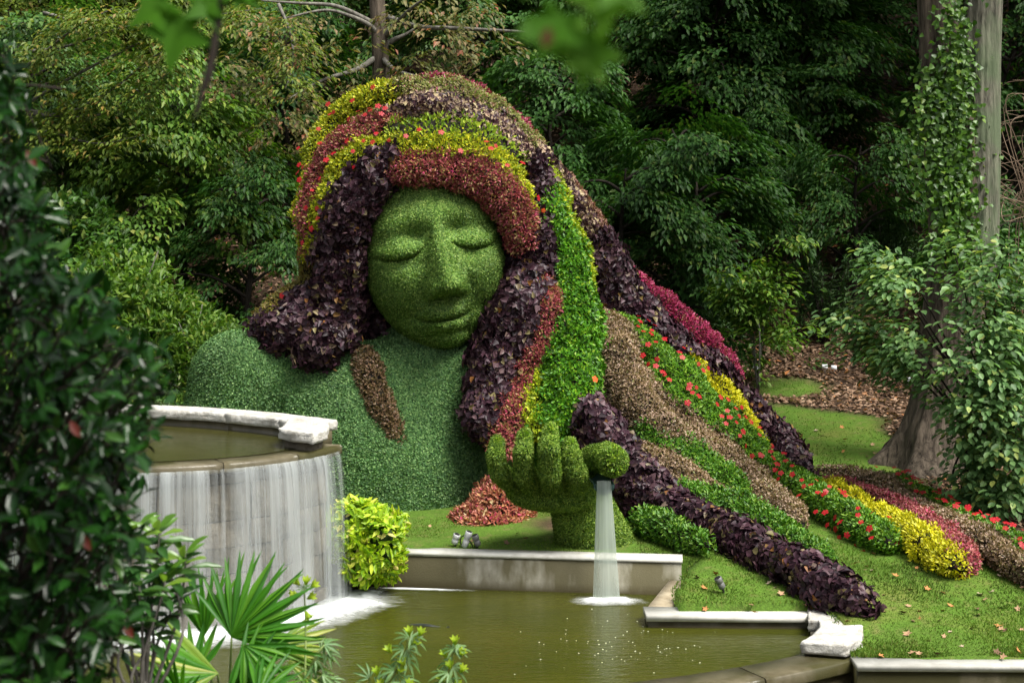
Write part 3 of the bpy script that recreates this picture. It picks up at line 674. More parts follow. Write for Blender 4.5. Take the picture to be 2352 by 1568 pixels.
ST = [
 ('red_coleus', CAP, 'coral red coleus fringe band across the forehead', [(905,388,26),(960,386,32),(1040,388,32),(1110,412,34),(1160,455,34),(1190,510,30),(1194,562,22)]),
 ('purple_vine', CAP, 'dark purple trailing vine strand down the left side of the face', [(908,358,14),(866,396,26),(826,450,32),(796,520,36),(780,600,38),(772,680,44),(762,740,46),(742,785,36)]),
 ('purple_vine', 'left', 'dark purple trailing vine tuft spreading onto the left shoulder', [(750,700,40),(708,728,34),(668,752,26),(632,760,19),(600,762,12)]),
 ('purple_vine', 'left', 'dark purple trailing vine lock ending ragged over the left collarbone', [(792,660,38),(772,730,44),(745,775,38),(712,802,22)]),
 ('yellow_red', CAP, 'yellow green row with a few red flowers above the forehead fringe', [(905,336,18),(950,345,24),(1030,348,24),(1110,365,26),(1165,410,28),(1195,470,24)]),
 ('lime_sparse', CAP, 'sparse lime tufts on dark fabric above the yellow row', [(900,306,18),(970,304,24),(1050,308,26),(1120,328,26),(1175,372,22)]),
 ('purple_cream', CAP, 'dark purple and cream row arching over the crown', [(890,264,16),(950,250,24),(1020,256,30),(1090,276,32),(1150,312,34),(1198,362,34)]),
 ('purple_vine', CAP, 'dark purple vine strand hanging down the right side of the face', [(1205,370,28),(1230,430,34),(1238,510,38),(1226,600,48),(1208,680,52)]),
 ('purple_vine', FLOW, 'dark purple vine strand hanging below the right cheek to the chest', [(1206,670,50),(1180,750,54),(1146,840,52),(1124,925,44),(1106,985,26)]),
 ('red_coleus', CAP, 'coral red strip climbing the upper left of the crown', [(895,284,16),(840,304,26),(790,338,30),(755,382,30),(735,440,26),(720,510,22),(712,580,16)]),
 ('yellow_red', CAP, 'yellow green tuft row inside the left coral strip', [(870,335,16),(822,365,26),(786,410,32),(766,470,32),(748,530,26),(736,590,18)]),
 ('olive_brown', CAP, 'small olive brown patch on the upper left crown', [(885,268,12),(830,284,14)]),
 ('yellow_red', CAP, 'bright yellow band with red flowers along the upper left crown', [(905,216,18),(850,232,28),(800,262,32),(765,302,32),(738,350,26),(718,420,22),(709,500,18),(708,580,16)]),
 ('olive_brown', 'left', 'olive brown and red flowered fringe behind the left shoulder', [(712,560,16),(712,630,20),(692,680,24),(635,712,22),(592,742,15)]),
 ('lime_pink', CAP, 'pale lime and pinkish band over the top of the crown', [(915,210,20),(980,214,26),(1050,226,28),(1120,256,28),(1180,302,26),(1225,352,24),(1250,410,20)]),
 ('magenta', CAP, 'magenta band along the top right edge of the crown', [(960,200,12),(1000,200,14),(1050,208,14),(1110,234,14),(1160,266,14),(1200,294,14)]),
 ('vivid_green', FLOW, 'broad vivid green strand falling from the right temple to behind the hand', [(1250,430,16),(1272,520,28),(1296,600,38),(1312,680,48),(1318,760,56),(1312,840,60),(1300,910,62),(1275,970,50)]),
 ('yellow_lime', FLOW, 'yellow lime edge on the upper right strand beside the temple', [(1250,395,14),(1272,450,20),(1295,520,22),(1318,580,18),(1335,640,14)]),
 ('yellow_lime', FLOW, 'yellow lime tuft at the foot of the green strand behind the fingers', [(1240,890,26),(1232,940,32),(1235,985,28)]),
 ('red_coleus', FLOW, 'coral pink coleus lock between the dark vine and green strand', [(1238,650,26),(1246,700,38),(1236,770,40),(1205,850,34),(1185,920,36),(1165,985,30),(1148,1030,22)]),
 ('purple_cream', FLOW, 'purple and cream upper part of the outer strand beside the temple', [(1240,345,16),(1284,408,20),(1320,480,24),(1352,552,28)]),
 ('purple_vine', FLOW, 'outermost dark purple strand sweeping from behind the temple down to the lawn', [(1350,548,28),(1388,620,38),(1428,692,46),(1490,756,40),(1566,820,36),(1640,878,34),(1700,935,30),(1755,1000,32),(1810,1055,28),(1845,1085,16)]),
 ('magenta', FLOW, 'magenta outer edge of the long purple strand', [(1420,628,18),(1484,676,30),(1546,728,34),(1598,780,34),(1648,832,30),(1684,872,18)]),
 ('dusty_pink', FLOW, 'dusty pink edge high on the outer purple strand', [(1300,400,10),(1340,478,14),(1375,545,16),(1405,600,14)]),
 ('tan_dots', FLOW, 'broad tan pink strand in the middle of the flowing hair', [(1390,720,22),(1412,790,40),(1432,860,48),(1455,930,48),(1515,985,42),(1590,1025,38),(1670,1068,38),(1740,1122,38),(1800,1172,34),(1845,1205,20)]),
 ('red_flowered', FLOW, 'green strand thick with red flowers running from mid hair to the lawn', [(1430,745,14),(1480,792,28),(1540,852,38),(1600,912,38),(1660,972,34),(1720,1032,28)]),
 ('red_flowered', FLOW, 'green strand thick with red flowers at its lawn end beside the yellow strand', [(1720,1032,26),(1780,1088,28),(1850,1132,34),(1930,1182,42),(2000,1226,36),(2045,1250,22)]),
 ('yellow_bright', FLOW, 'bright yellow strand beside the upper red flowers', [(1575,845,14),(1632,892,28),(1677,942,30),(1706,992,24),(1736,1040,14)]),
 ('yellow_bright', FLOW, 'bright yellow strand ending in a point on the lawn', [(1880,1110,10),(1950,1147,18),(2030,1192,26),(2090,1232,28),(2150,1277,26),(2200,1308,14)]),
 ('pink_red', FLOW, 'pink red strand on the lawn outside the yellow one', [(1890,1097,10),(1980,1132,20),(2070,1172,24),(2150,1227,28),(2200,1270,30),(2225,1300,18)]),
 ('tan_dots', FLOW, 'tan pink strand running off the right edge of the lawn', [(1880,1077,10),(1960,1090,18),(2040,1124,22),(2120,1172,22),(2200,1217,26),(2280,1266,30),(2350,1306,32),(2420,1340,32)]),
 ('red_flowered', FLOW, 'outermost low strip of red flowers beside the bare soil', [(1955,1084,7),(2050,1108,12),(2130,1147,15),(2210,1191,18),(2290,1236,20),(2360,1271,20),(2430,1300,20)]),
 ('green_red', FLOW, 'green strand with sparse red flowers between two tan strands', [(1480,990,16),(1540,1018,30),(1600,1062,32),(1660,1106,28),(1705,1142,18)]),
 ('tan_dots', FLOW, 'lower tan pink strand beside the front purple strand', [(1440,1030,28),(1500,1072,32),(1570,1112,34),(1650,1152,30),(1730,1187,26),(1805,1222,18)]),
 ('purple_vine', FLOW, 'short dark purple lock above the thumb of the hand', [(1352,915,12),(1370,960,24),(1396,1015,32),(1430,1060,36)]),
 ('purple_vine', FLOW, 'front dark purple strand reaching across the lawn to a point', [(1440,1105,40),(1520,1152,34),(1600,1188,32),(1680,1228,33),(1760,1270,33),(1840,1310,32),(1920,1350,27),(1992,1384,12)]),
 ('green_red', FLOW, 'low green strand with orange flowers behind the front purple strand', [(1550,1128,18),(1620,1158,30),(1700,1188,34),(1780,1226,36),(1850,1266,32),(1900,1300,18)]),
 ('green_red', FLOW, 'low green tuft at the foot of the front purple strand', [(1470,1196,20),(1530,1218,22),(1580,1238,20),(1635,1256,10)]),
 ('shaded_brown_lock', 'body', 'loose brown lock lying on the chest', [(842,828,26),(852,880,30),(872,930,28),(892,978,22),(926,1014,10)]),
]
chains = []                                                        # per strand: centres (n,3), radii (n)
for plant, mode, lab, pts in ST:
    q = spline([(a, b, c * (.74 if mode != 'body' else 1)) for a, b, c in pts], n=4); cs, rs = [], []
    for px, py, rp in q:
        if mode == CAP:
            Y = cap_y(px, py); rr = rp * Y / F_PX; Y += rr * .85
            if px < 830 and py > 600: Y = min(Y, left_y(py))
        elif mode == 'left':
            Y = left_y(py) + (.12 if plant == 'olive_brown' else .0); rr = rp * Y / F_PX
        elif mode == 'body': Y = hit_body(px, py); rr = rp * Y / F_PX * .72; Y += rr * .7
        else: Y = flow_y(px, py); rr = rp * Y / F_PX; Y += rr * .5
        cs.append(W(px, py, Y) - np.array([0, 0, .45 * rr if 'front dark purple' in lab and px > 1500 else 0])); rs.append(max(rr, .04))
    chains.append((np.array(cs), np.array(rs)))
hx = [np.arange(-4.0, 7.9, .075), np.arange(15.2, 24.6, .075), np.arange(-.1, 6.9, .075)]
GH = np.full((len(hx[0]), len(hx[1]), len(hx[2])), 1.0, np.float32)
def stamp(fn, lo, hi):
    sl = tuple(slice(max(0, int((lo[k] - hx[k][0]) / .075) - 1), max(0, int((hi[k] - hx[k][0]) / .075) + 2)) for k in range(3))
    if GH[sl].size == 0: return
    X, Y, Z = np.meshgrid(hx[0][sl[0]], hx[1][sl[1]], hx[2][sl[2]], indexing='ij')
    GH[sl] = smin(GH[sl], fn(X, Y, Z), .16)
for cs, rs in chains:
    for k in range(len(cs) - 1):
        lo = np.minimum(cs[k], cs[k+1]) - max(rs[k], rs[k+1]) - .35; hi = np.maximum(cs[k], cs[k+1]) + max(rs[k], rs[k+1]) + .35
        stamp(lambda X, Y, Z, k=k: s_cap(X, Y, Z, cs[k], cs[k+1], rs[k], rs[k+1]), lo, hi)
# mass of the head under the strands, and of the hair behind the strands down to the lawn
fills = [(W(975, 566, 22.9), (1.72, 1.42, 2.28))]
for c, r in fills: stamp(lambda X, Y, Z: s_ell(X, Y, Z, c, r), c - np.array(r) - .2, c + np.array(r) + .2)
for px, py, rp in [(1300,620,55),(1310,760,80),(1300,900,90),(1400,800,70),(1450,930,90),(1550,960,80),(1620,1000,70),(1480,1050,80),(1560,1110,60),(1660,1090,60),(1700,1040,50),(1750,1110,45),(1480,1150,60),(1620,1180,40),(1720,1200,34),(1400,700,50),(1480,790,55),(1560,870,55),(1650,950,48),(1720,1000,40)]:
    Y = flow_y(px, py); rr = rp * Y / F_PX; c = W(px, py, Y + rr + .12); lo = np.minimum(c, [c[0], c[1] + .9, .3])
    stamp(lambda X, Y_, Z: s_cap(X, Y_, Z, c, np.array([c[0], c[1] + .6, min(c[2], .3)]), rr, rr * 1.1), np.minimum(c, [c[0], c[1], .2]) - rr * 1.2 - .2, c + rr * 1.2 + np.array([.2, .9, .2]))
HV, HF = nets_grid(GH, hx)
for _ in range(4):                                                  # soften the grid steps
    acc = np.zeros_like(HV); cn = np.zeros(len(HV))
    for a, b in ((0, 1), (1, 2), (2, 3), (3, 0)):
        np.add.at(acc, HF[:, a], HV[HF[:, b]]); np.add.at(acc, HF[:, b], HV[HF[:, a]]); np.add.at(cn, HF[:, a], 1); np.add.at(cn, HF[:, b], 1)
    HV = .5 * HV + .5 * acc / cn[:, None]
HN = vnormals(HV, tris(HF))
HV = HV + HN * ((hash_noise(HV[:, 0] + HV[:, 1] * .7, HV[:, 2] + HV[:, 1] * .5, 2.4, 21) - .5) * .10 + (hash_noise(HV[:, 0] - HV[:, 1], HV[:, 2] - HV[:, 1] * .4, 8.0, 22) - .5) * .07)[:, None]
mk('hair_core', HV, HF, M_SOIL, goddess, smooth=True)
HT = tris(HF)
P, N = sample(HV, HT, 400000, vis_w)
keep = (body_sdf(P[:, 0], P[:, 1], P[:, 2]) > -.02) & (P[:, 2] > terrain(P[:, 0], P[:, 1]) - .05); P, N = P[keep], N[keep]
best = np.full(len(P), 9.0); own = np.zeros(len(P), int)
Pj = P + R.normal(0, .05, P.shape)
for si, (cs, rs) in enumerate(chains):
    for k in range(len(cs) - 1):
        d = s_cap(Pj[:, 0], Pj[:, 1], Pj[:, 2], cs[k], cs[k+1], rs[k] * 1.35, rs[k+1] * 1.35); mm = d < best
        best[mm] = d[mm]; own[mm] = si
PL = {
 'shaded_brown_lock': ([(0,(.045,.032,.014)),(.5,(.115,.080,.030)),(.8,(.17,.10,.06)),(1,(.26,.17,.12))], .05,.03,'diamond',(15,75),1.1,.07),  # brown olive leaves, with the shade on the chest darkened into the ramp
  # ramp, leaf L, W, outline, tilt range, density, outward lift
 'red_coleus': ([(0,(.15,.035,.035)),(.3,(.30,.060,.075)),(.55,(.42,.095,.115)),(.75,(.28,.19,.065)),(.9,(.36,.27,.10)),(1,(.48,.04,.16))], 0.059,0.027,'diamond',(25,75),1.0,.10),
 'purple_vine': ([(0,(.010,.004,.007)),(.4,(.028,.011,.018)),(.7,(.054,.022,.033)),(.9,(.095,.052,.058)),(.97,(.13,.11,.04)),(1,(.20,.08,.02))], 0.098,0.082,'heart4',(5,50),.85,.22),
 'purple_cream': ([(0,(.025,.012,.016)),(.5,(.060,.024,.030)),(.7,(.30,.20,.14)),(1,(.40,.33,.17))], 0.070,0.056,'heart4',(5,50),.62,.06),
 'yellow_red': ([(0,(.16,.24,.012)),(.5,(.40,.44,.018)),(1,(.62,.56,.03))], 0.059,0.027,'diamond',(20,75),.9,.10),
 'lime_sparse': ([(0,(.10,.20,.012)),(.6,(.24,.34,.02)),(1,(.36,.44,.03))], 0.075,0.038,'diamond',(30,80),.20,.10),
 'olive_brown': ([(0,(.09,.085,.020)),(.5,(.17,.15,.032)),(.8,(.22,.13,.05)),(1,(.30,.32,.04))], 0.049,0.025,'diamond',(20,75),1.0,.06),
 'lime_pink': ([(0,(.14,.18,.04)),(.45,(.26,.30,.07)),(.7,(.34,.24,.17)),(.85,(.36,.36,.12)),(1,(.42,.10,.16))], 0.052,0.027,'diamond',(20,75),1.0,.08),
 'magenta': ([(0,(.15,.020,.040)),(.5,(.36,.030,.105)),(.85,(.46,.06,.16)),(1,(.26,.16,.07))], 0.056,0.027,'diamond',(25,75),1.0,.08),
 'dusty_pink': ([(0,(.16,.07,.06)),(.6,(.30,.14,.12)),(1,(.36,.25,.14))], 0.056,0.028,'diamond',(25,75),1.0,.08),
 'vivid_green': ([(0,(.030,.105,.006)),(.5,(.060,.20,.008)),(.85,(.12,.30,.012)),(1,(.24,.36,.02))], 0.070,0.037,'diamond',(10,60),.85,.12),
 'yellow_lime': ([(0,(.16,.27,.012)),(.5,(.33,.42,.015)),(1,(.50,.52,.025))], 0.063,0.031,'diamond',(20,70),.95,.12),
 'yellow_bright': ([(0,(.30,.32,.010)),(.5,(.52,.49,.012)),(1,(.66,.58,.02))], 0.052,0.025,'diamond',(20,75),1.1,.12),
 'tan_dots': ([(0,(.085,.050,.026)),(.35,(.17,.125,.048)),(.65,(.33,.22,.15)),(.9,(.43,.31,.24)),(1,(.15,.19,.04))], 0.043,0.027,'diamond',(10,70),1.25,.06),
 'red_flowered': ([(0,(.040,.12,.010)),(.6,(.10,.24,.015)),(1,(.22,.36,.03))], 0.059,0.027,'diamond',(15,65),1.0,.08),
 'green_red': ([(0,(.030,.10,.008)),(.6,(.070,.19,.012)),(1,(.17,.29,.03))], 0.063,0.031,'diamond',(15,65),.95,.10),
 'pink_red': ([(0,(.19,.045,.050)),(.45,(.36,.075,.095)),(.75,(.42,.20,.15)),(1,(.46,.03,.14))], 0.045,0.025,'diamond',(20,70),1.15,.06),
}
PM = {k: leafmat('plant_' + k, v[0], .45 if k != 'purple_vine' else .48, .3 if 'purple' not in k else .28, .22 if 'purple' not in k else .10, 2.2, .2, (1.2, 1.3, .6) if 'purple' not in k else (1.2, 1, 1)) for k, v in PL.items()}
def flower_mesh(name, mat, n=5):
    V, F = [(0, 0, .10)], []
    for k in range(n):
        a = k / n * 2 * math.pi
        for da, rr, zz in ((-.52, .80, .10), (0, 1.0, .0), (.52, .80, .10)): V.append((math.cos(a + da) * rr, math.sin(a + da) * rr, zz))
        b = 1 + 3 * k; F += [(0, b, b + 1), (0, b + 1, b + 2)]
    return mesh_data(name, np.array(V), np.array(F), mat)
M_RED = plainmat('red_petals', (.24, .002, .007), (.36, .004, .012), 20, .5, .3, 0, .01)
M_ORANGE = plainmat('orange_petals', (.45, .05, .005), (.55, .09, .01), 20, .5, .3, 0, .01)
ME_RED = flower_mesh('flower', M_RED); ME_ORANGE = flower_mesh('flower', M_ORANGE)
ME_BIG = None
nflower = 0; nleaf = 0
for si, (plant, mode, lab, pts) in enumerate(ST):
    ramp_, L, Wd, kind, (lo, hi), dens, lift = PL[plant]
    ids = np.where(own == si)[0]
    if len(ids) == 0: continue
    ids = R.permutation(ids)[:int(len(ids) * dens)] if dens < 1 else np.concatenate([ids, R.choice(ids, int(len(ids) * (dens - 1)))])
    p, n = P[ids], N[ids]
    # plants stand up in little tufts
    q = np.floor((p + hash_noise(p[:, 0], p[:, 2], 3.0, si)[:, None] * .1) / (.11 if L < .08 else .17)).astype(int)
    hsh = np.sin(q[:, 0] * 12.9 + q[:, 1] * 78.2 + q[:, 2] * 37.7) * 43758.5; hsh = hsh - np.floor(hsh)
    p = p + n * (lift * (.15 + .85 * hsh) * R.uniform(.2, 1.0, len(p)))[:, None]
    drop = (0, 0, -.55) if 'purple' in plant else (0, 0, .25)
    k_l = .98 if (plant == 'purple_vine' and mode == FLOW) else 1.0
    V, F, r = cover(p, n, L * k_l, Wd * k_l, lo, hi, kind, drop, .35)
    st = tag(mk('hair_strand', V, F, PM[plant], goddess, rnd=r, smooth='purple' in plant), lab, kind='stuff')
    if plant == 'purple_vine': nleaf += leaf_objs(p, n, min(46 if mode == FLOW else 30, 290 - nleaf), L * 1.05, Wd * 1.05, kind, PM[plant], st, lo, hi, drop, lift=.03)
    # flowers, each an object of its own
    cnt = {'red_flowered': len(ids) // 100, 'yellow_red': len(ids) // 240 if mode == CAP else 0, 'green_red': 9 if 'tuft' not in lab else 0, 'olive_brown': 9, 'vivid_green': 3}.get(plant, 0)
    vis = ids[((nrm(np.array([0, 0, CAMZ]) - P[ids]) * N[ids]).sum(1) > .05)]
    cnt = min(cnt, 62, 296 - nflower)
    if len(vis) and cnt > 0:
        pk = []
        for i_ in R.permutation(vis):
            if all(np.linalg.norm(P[i_] - P[j_]) > .09 for j_ in pk): pk.append(i_)
            if len(pk) >= cnt: break
        for i_ in pk:
            fo = link('flower', ME_ORANGE if (plant == 'green_red' and 'orange' in lab) or plant == 'vivid_green' else ME_RED, st)
            d = nrm(N[i_] + np.array([0, -.35, .45]) + .35 * R.normal(size=3)); fo.location = P[i_] + N[i_] * (lift + .05)
            fo.rotation_euler = Vector(d).to_track_quat('Z', 'Y').to_euler(); s_ = R.uniform(.036, .056); fo.scale = (s_, s_, s_); nflower += 1
# ---------------- the hand rising from the lawn
M_HAND = leafmat('hand_leaves', [(0, (.040, .10, .012)), (.4, (.120, .215, .028)), (.75, (.215, .325, .048)), (1, (.35, .44, .08))], .5, .25, .28, 1.6, .25)
hand = thing('topiary_hand', (1.1, 18.15, .45), 'planted green hand and wrist rising from the lawn with water pouring past its thumb', 'topiary')
def hw(px, py, Y): return W(px, py, Y)
def rp(px, Y): return px * Y / F_PX
def finger(X, Y, Z, pts):
    d = None
    for (a, ra), (b, rb) in zip(pts[:-1], pts[1:]):
        c = s_cap(X, Y, Z, a, b, ra, rb); d = c if d is None else smin(d, c, .03)
    return d
FING = [
 [(hw(1205,1125,17.9), rp(26,17.9)), (hw(1146,1085,17.4), rp(17,17.4)), (hw(1138,1045,17.3), rp(16,17.3)), (hw(1143,1012,17.4), rp(11,17.3))],
 [(hw(1238,1130,17.85), rp(30,17.8)), (hw(1203,1085,17.25), rp(19,17.3)), (hw(1202,1040,17.1), rp(17,17.2)), (hw(1205,999,17.3), rp(13,17.2))],
 [(hw(1275,1130,17.85), rp(32,17.8)), (hw(1262,1083,17.15), rp(21,17.2)), (hw(1261,1030,17.0), rp(18,17.2)), (hw(1264,986,17.2), rp(13,17.2))],
 [(hw(1320,1128,17.85), rp(34,17.8)), (hw(1322,1085,17.25), rp(21,17.2)), (hw(1314,1048,17.25), rp(16,17.2)), (hw(1309,1016,17.45), rp(11,17.3))],
]
def hand_sdf(X, Y, Z):
    d = s_ell(X, Y, Z, hw(1272, 1128, 17.95), (rp(104, 17.9), .48, rp(38, 17.9)))
    d = smin(d, s_cap(X, Y, Z, hw(1335, 1160, 18.3), hw(1384, 1305, 18.5), rp(66, 18.3), rp(95, 18.5)), .06)
    for f in FING: d = smin(d, finger(X, Y, Z, f), .02)
    th_ = finger(X, Y, Z, [(hw(1345,1115,18.2), rp(34,18.2)), (hw(1362,1052,18.1), rp(24,18)), (hw(1395,1048,17.55), rp(27,17.5)), (hw(1409,1060,17.15), rp(30,17.1))])
    d = smin(d, th_, .07)
    ch = s_cap(X, Y, Z, hw(1352, 1088, 18.1), hw(1390, 1112, 16.9), .10, .10)       # channel for the spout
    return np.maximum(d, -ch)
ax3 = [np.arange(-.55, 1.95, .028), np.arange(16.6, 19.2, .028), np.arange(.1, 2.2, .028)]
g3 = np.meshgrid(*ax3, indexing='ij'); GV, GF = nets_grid(hand_sdf(*g3), ax3)
mk('hand_body', GV, GF, M_BODYCORE, hand, smooth=True)
P, N = sample(GV, tris(GF), 80000, vis_w); P = P + N * (clump(P, 17.0) * .025)[:, None]
V, F, r = cover(P, N, .040, .016, 15, 65, 'diamond', (0, 0, -.10), .5)
tag(mk('leaf_cover', V, F, M_HAND, hand, rnd=r), kind='stuff')
# brighter tufts on the finger tips
M_TUFT = leafmat('fingertip_tufts', [(0, (.07, .17, .010)), (.6, (.17, .30, .018)), (1, (.30, .40, .03))], .45, .3, .3, 2, .2)
for f in FING + [[(hw(1409,1060,17.15), rp(28,17.1)), (hw(1411,1056,17.02), rp(22,17.1))]]:
    (a, ra), (b, rb) = f[-2], f[-1]; n_ = 330
    d = rvec(n_); cen = b * .65 + a * .35; pp_ = cen + d * np.array([rb * 1.05, rb * 1.1, rb * 1.5]); k = (pp_[:, 1] < cen[1] + .02) | (pp_[:, 2] > cen[2])
    V, F, r = cover(pp_[k], d[k], .045, .026, 20, 70, 'diamond', (0, 0, .2), .4); tag(mk('fingertip_tuft', V, F, M_TUFT, hand, rnd=r), kind='stuff')
# metal spout between thumb and first finger
m, nt, out = new_mat('green_patina_metal'); bsdf(nt, out, (.035, .085, .070), .35, .5, Metallic=.3); M_SPOUT = m
sp = [W(1352, 1086, 18.0), W(1372, 1094, 17.5), W(1386, 1106, 17.22), W(1388, 1118, 17.18)]; V = []
pth = spline(sp, n=4)
for c in pth:
    for u in np.linspace(-1, 1, 9):
        wdt = .115; V.append(c + np.array([u * wdt, 0, -.075 * (1 - u * u)]))
for c in pth:
    for u in np.linspace(-1, 1, 9): V.append(c + np.array([u * .125, 0, -.09 * (1 - u * u) - .012]))
V = np.array(V); n_ = len(pth); i = np.arange(n_ - 1)[:, None] * 9; j = np.arange(8)[None]
q = np.stack([i + j, i + 9 + j, i + 10 + j, i + 1 + j], -1).reshape(-1, 4); o_ = n_ * 9
F = [q, q[:, ::-1] + o_]; e = np.arange(n_ - 1) * 9
for s0 in (0, 8): F.append(np.stack([e + s0, e + s0 + 9, e + s0 + 9 + o_, e + s0 + o_], 1))
l = (n_ - 1) * 9 + np.arange(8); F.append(np.stack([l, l + 1, l + 1 + o_, l + o_], 1))
mk('spout', V, F, M_SPOUT, hand)
# stream
st0, st1 = W(1387, 1104, 17.20), W(1393, 1378, (CAMZ) * F_PX / (1378 - HOR))
def stream(seed, k):
    V, U, E = [], [], []
    for t in np.linspace(0, 1, 24):
        c = st0 + (st1 - st0) * t; c = np.array([c[0], st0[1] + (st1[1] - st0[1]) * math.sqrt(t), st0[2] * (1 - t) + 0 * t]); hwid = (.085 + .080 * t) * k
        for a in np.linspace(0, 2 * math.pi, 25): V.append(c + np.array([math.cos(a) * hwid, math.sin(a) * hwid * .45, 0])); U.append((a * .12, t * 1.5, seed)); E.append(.92 - .28 * t)
    i = np.arange(23)[:, None] * 25; j = np.arange(24)[None]
    return np.array(V), np.stack([i + j, i + j + 1, i + 26 + j, i + 25 + j], -1).reshape(-1, 4), np.array(U), np.array(E)
sm = thing('water_stream', st1, 'narrow pale stream of water falling from the planted hand into the pool', 'water stream')
V, F, U, E = stream(3.0, 1.0); mk('water_column', V, F, M_STREAM, sm, smooth=True, uv=U, extra={'edge': E})
pc_ = [st1[:2] + np.array(q) for q in ((-.50, .03), (-.30, -.02), (-.1, -.06), (.12, -.03), (.3, -.05), (.55, .03))]
tag(foam_band(pc_, .26, .04, 'foam', None, 1.0), 'white foam patch under the stream from the hand', kind='stuff')
# pink red coleus mound on the lawn
mound = thing('coleus_mound', W(1140, 1200, 19.6), 'small salmon pink and red mounded plant on the lawn by the wrist', 'plant')
c_ = W(1136, 1185, 19.75); 
ax3 = [np.arange(-.95, .75, .06), np.arange(18.8, 20.9, .06), np.arange(.2, 1.4, .06)]
g3 = np.meshgrid(*ax3, indexing='ij')
MV, MF = nets_grid(smin(s_ell(*g3, c_ + np.array([-.08, 0, -.12]), (.50, .5, .20)), s_ell(*g3, c_ + np.array([.02, .1, -.06]), (.35, .4, .44)), .15), ax3)
mk('plant_core', MV, MF, M_SOIL, mound, smooth=True)
P, N = sample(MV, tris(MF), 5200)
V, F, r = cover(P + N * (R.uniform(0, .05, (len(P), 1)) + .14 * hash_noise(P[:, 0] + P[:, 1], P[:, 2], 6, 5)[:, None]**2), N, .085, .036, 20, 75, 'diamond', (0, 0, .2), .4)
M_SALMON = leafmat('salmon_coleus', [(0,(.22,.060,.045)),(.4,(.40,.12,.085)),(.7,(.46,.27,.12)),(.85,(.44,.035,.12)),(1,(.50,.40,.20))], .45, .3, .2, 3, .2)
tag(mk('foliage', V, F, M_SALMON, mound, rnd=r), kind='stuff')
# ================================================================ trees and shrubs
def barkmat(name, c0, c1, moss=None, sc=1.0, bd=.05):
    m, nt, out = new_mat(name)
    tc = nt.nodes.new('ShaderNodeTexCoord'); ob = tc.outputs['Object']
    v = mapping(nt, ob, (7 * sc, 7 * sc, .9 * sc)); n1 = noise(nt, 1.6, 8, .7, v, .4); n2 = noise(nt, 1.1, 4, .6, ob)
    c = ramp(nt, [(.36, c0), (.62, c1)], n1.outputs['Fac']).outputs[0]
    if moss: c = mixc(nt, c, moss, ramp(nt, [(.42, 0), (.6, .75)], n2.outputs['Fac']).outputs[0])
    bsdf(nt, out, c, .9, .15, n1.outputs['Fac'], 1.0, bd); return m
M_BARK = barkmat('ridged_bark', (.022, .017, .013), (.14, .112, .085))
M_BARKG = barkmat('lichen_bark', (.03, .028, .022), (.22, .21, .16), (.11, .15, .08))
M_TWIG = barkmat('grey_twig_bark', (.07, .065, .055), (.19, .18, .155), None, 1, .01)
M_DKTWIG = barkmat('dark_twig_bark', (.012, .010, .008), (.035, .028, .022), None, 1, .01)
LM_ = {
 'dark': leafmat('dark_maple_leaves', [(0, (.012, .044, .007)), (.5, (.026, .078, .012)), (.9, (.050, .115, .022)), (1, (.10, .14, .025))], .5, .2, .3, .5, .3),
 'mid': leafmat('green_maple_leaves', [(0, (.025, .070, .012)), (.5, (.050, .120, .020)), (.9, (.085, .165, .035)), (1, (.17, .20, .04))], .45, .35, .3, .5, .3),
 'blue': leafmat('cool_green_leaves', [(0, (.018, .060, .010)), (.5, (.038, .105, .019)), (1, (.072, .155, .032))], .5, .2, .25, .5, .3),
 'olive': leafmat('olive_dogwood_leaves', [(0, (.060, .075, .018)), (.45, (.115, .125, .030)), (.75, (.17, .145, .050)), (.93, (.22, .14, .07)), (1, (.30, .10, .05))], .5, .3, .3, .6, .25),
 'yellowish': leafmat('yellow_green_leaves', [(0, (.055, .095, .012)), (.5, (.105, .155, .018)), (.85, (.16, .20, .03)), (1, (.24, .15, .04))], .5, .3, .35, .6, .3),
 'bright': leafmat('bright_shrub_leaves', [(0, (.042, .105, .012)), (.5, (.085, .175, .020)), (.9, (.145, .24, .03)), (1, (.25, .27, .05))], .5, .3, .3, .8, .35),
 'pale': leafmat('pale_viburnum_leaves', [(0, (.052, .118, .036)), (.5, (.100, .195, .062)), (.85, (.155, .265, .088)), (1, (.30, .34, .08))], .5, .35, .3, .9, .25),
 'ivy': leafmat('ivy_leaves', [(0, (.026, .075, .008)), (.5, (.058, .135, .014)), (.9, (.10, .20, .024)), (1, (.17, .24, .035))], .4, .35, .25, .8, .25),
 'pine': leafmat('needle_shrub', [(0, (.018, .045, .012)), (.6, (.035, .080, .020)), (1, (.065, .115, .03))], .5, .3, .2, .6, .3),
}
def spray(c, o, ln, wd, m, L, Wd, droop=.25, kind='diamond'):
    """one flat layered spray of leaves from c along o"""
    u = R.random(m)**.8; v = R.uniform(-1, 1, m) * (np.sqrt(np.clip(u, 0, 1)) * (1.15 - u) * 1.5 + .08)
    s = nrm(np.cross(o, [0, 0, 1.0])); P = c + o * (u * ln)[:, None] + s * (v * wd)[:, None] + R.normal(0, .07, (m, 3))
    P[:, 2] -= droop * ln * u**2 + .12 * np.abs(v) * wd
    D = o + s * (v * 1.1)[:, None] + R.normal(0, .25, (m, 3)); D[:, 2] -= .25 + droop * u * 1.2
    N = np.array([0, 0, 1.0]) + .35 * o + R.normal(0, .30, (m, 3))
    return leafset(P, D, N, L * R.uniform(.65, 1.2, m), Wd * R.uniform(.7, 1.15, m), kind)
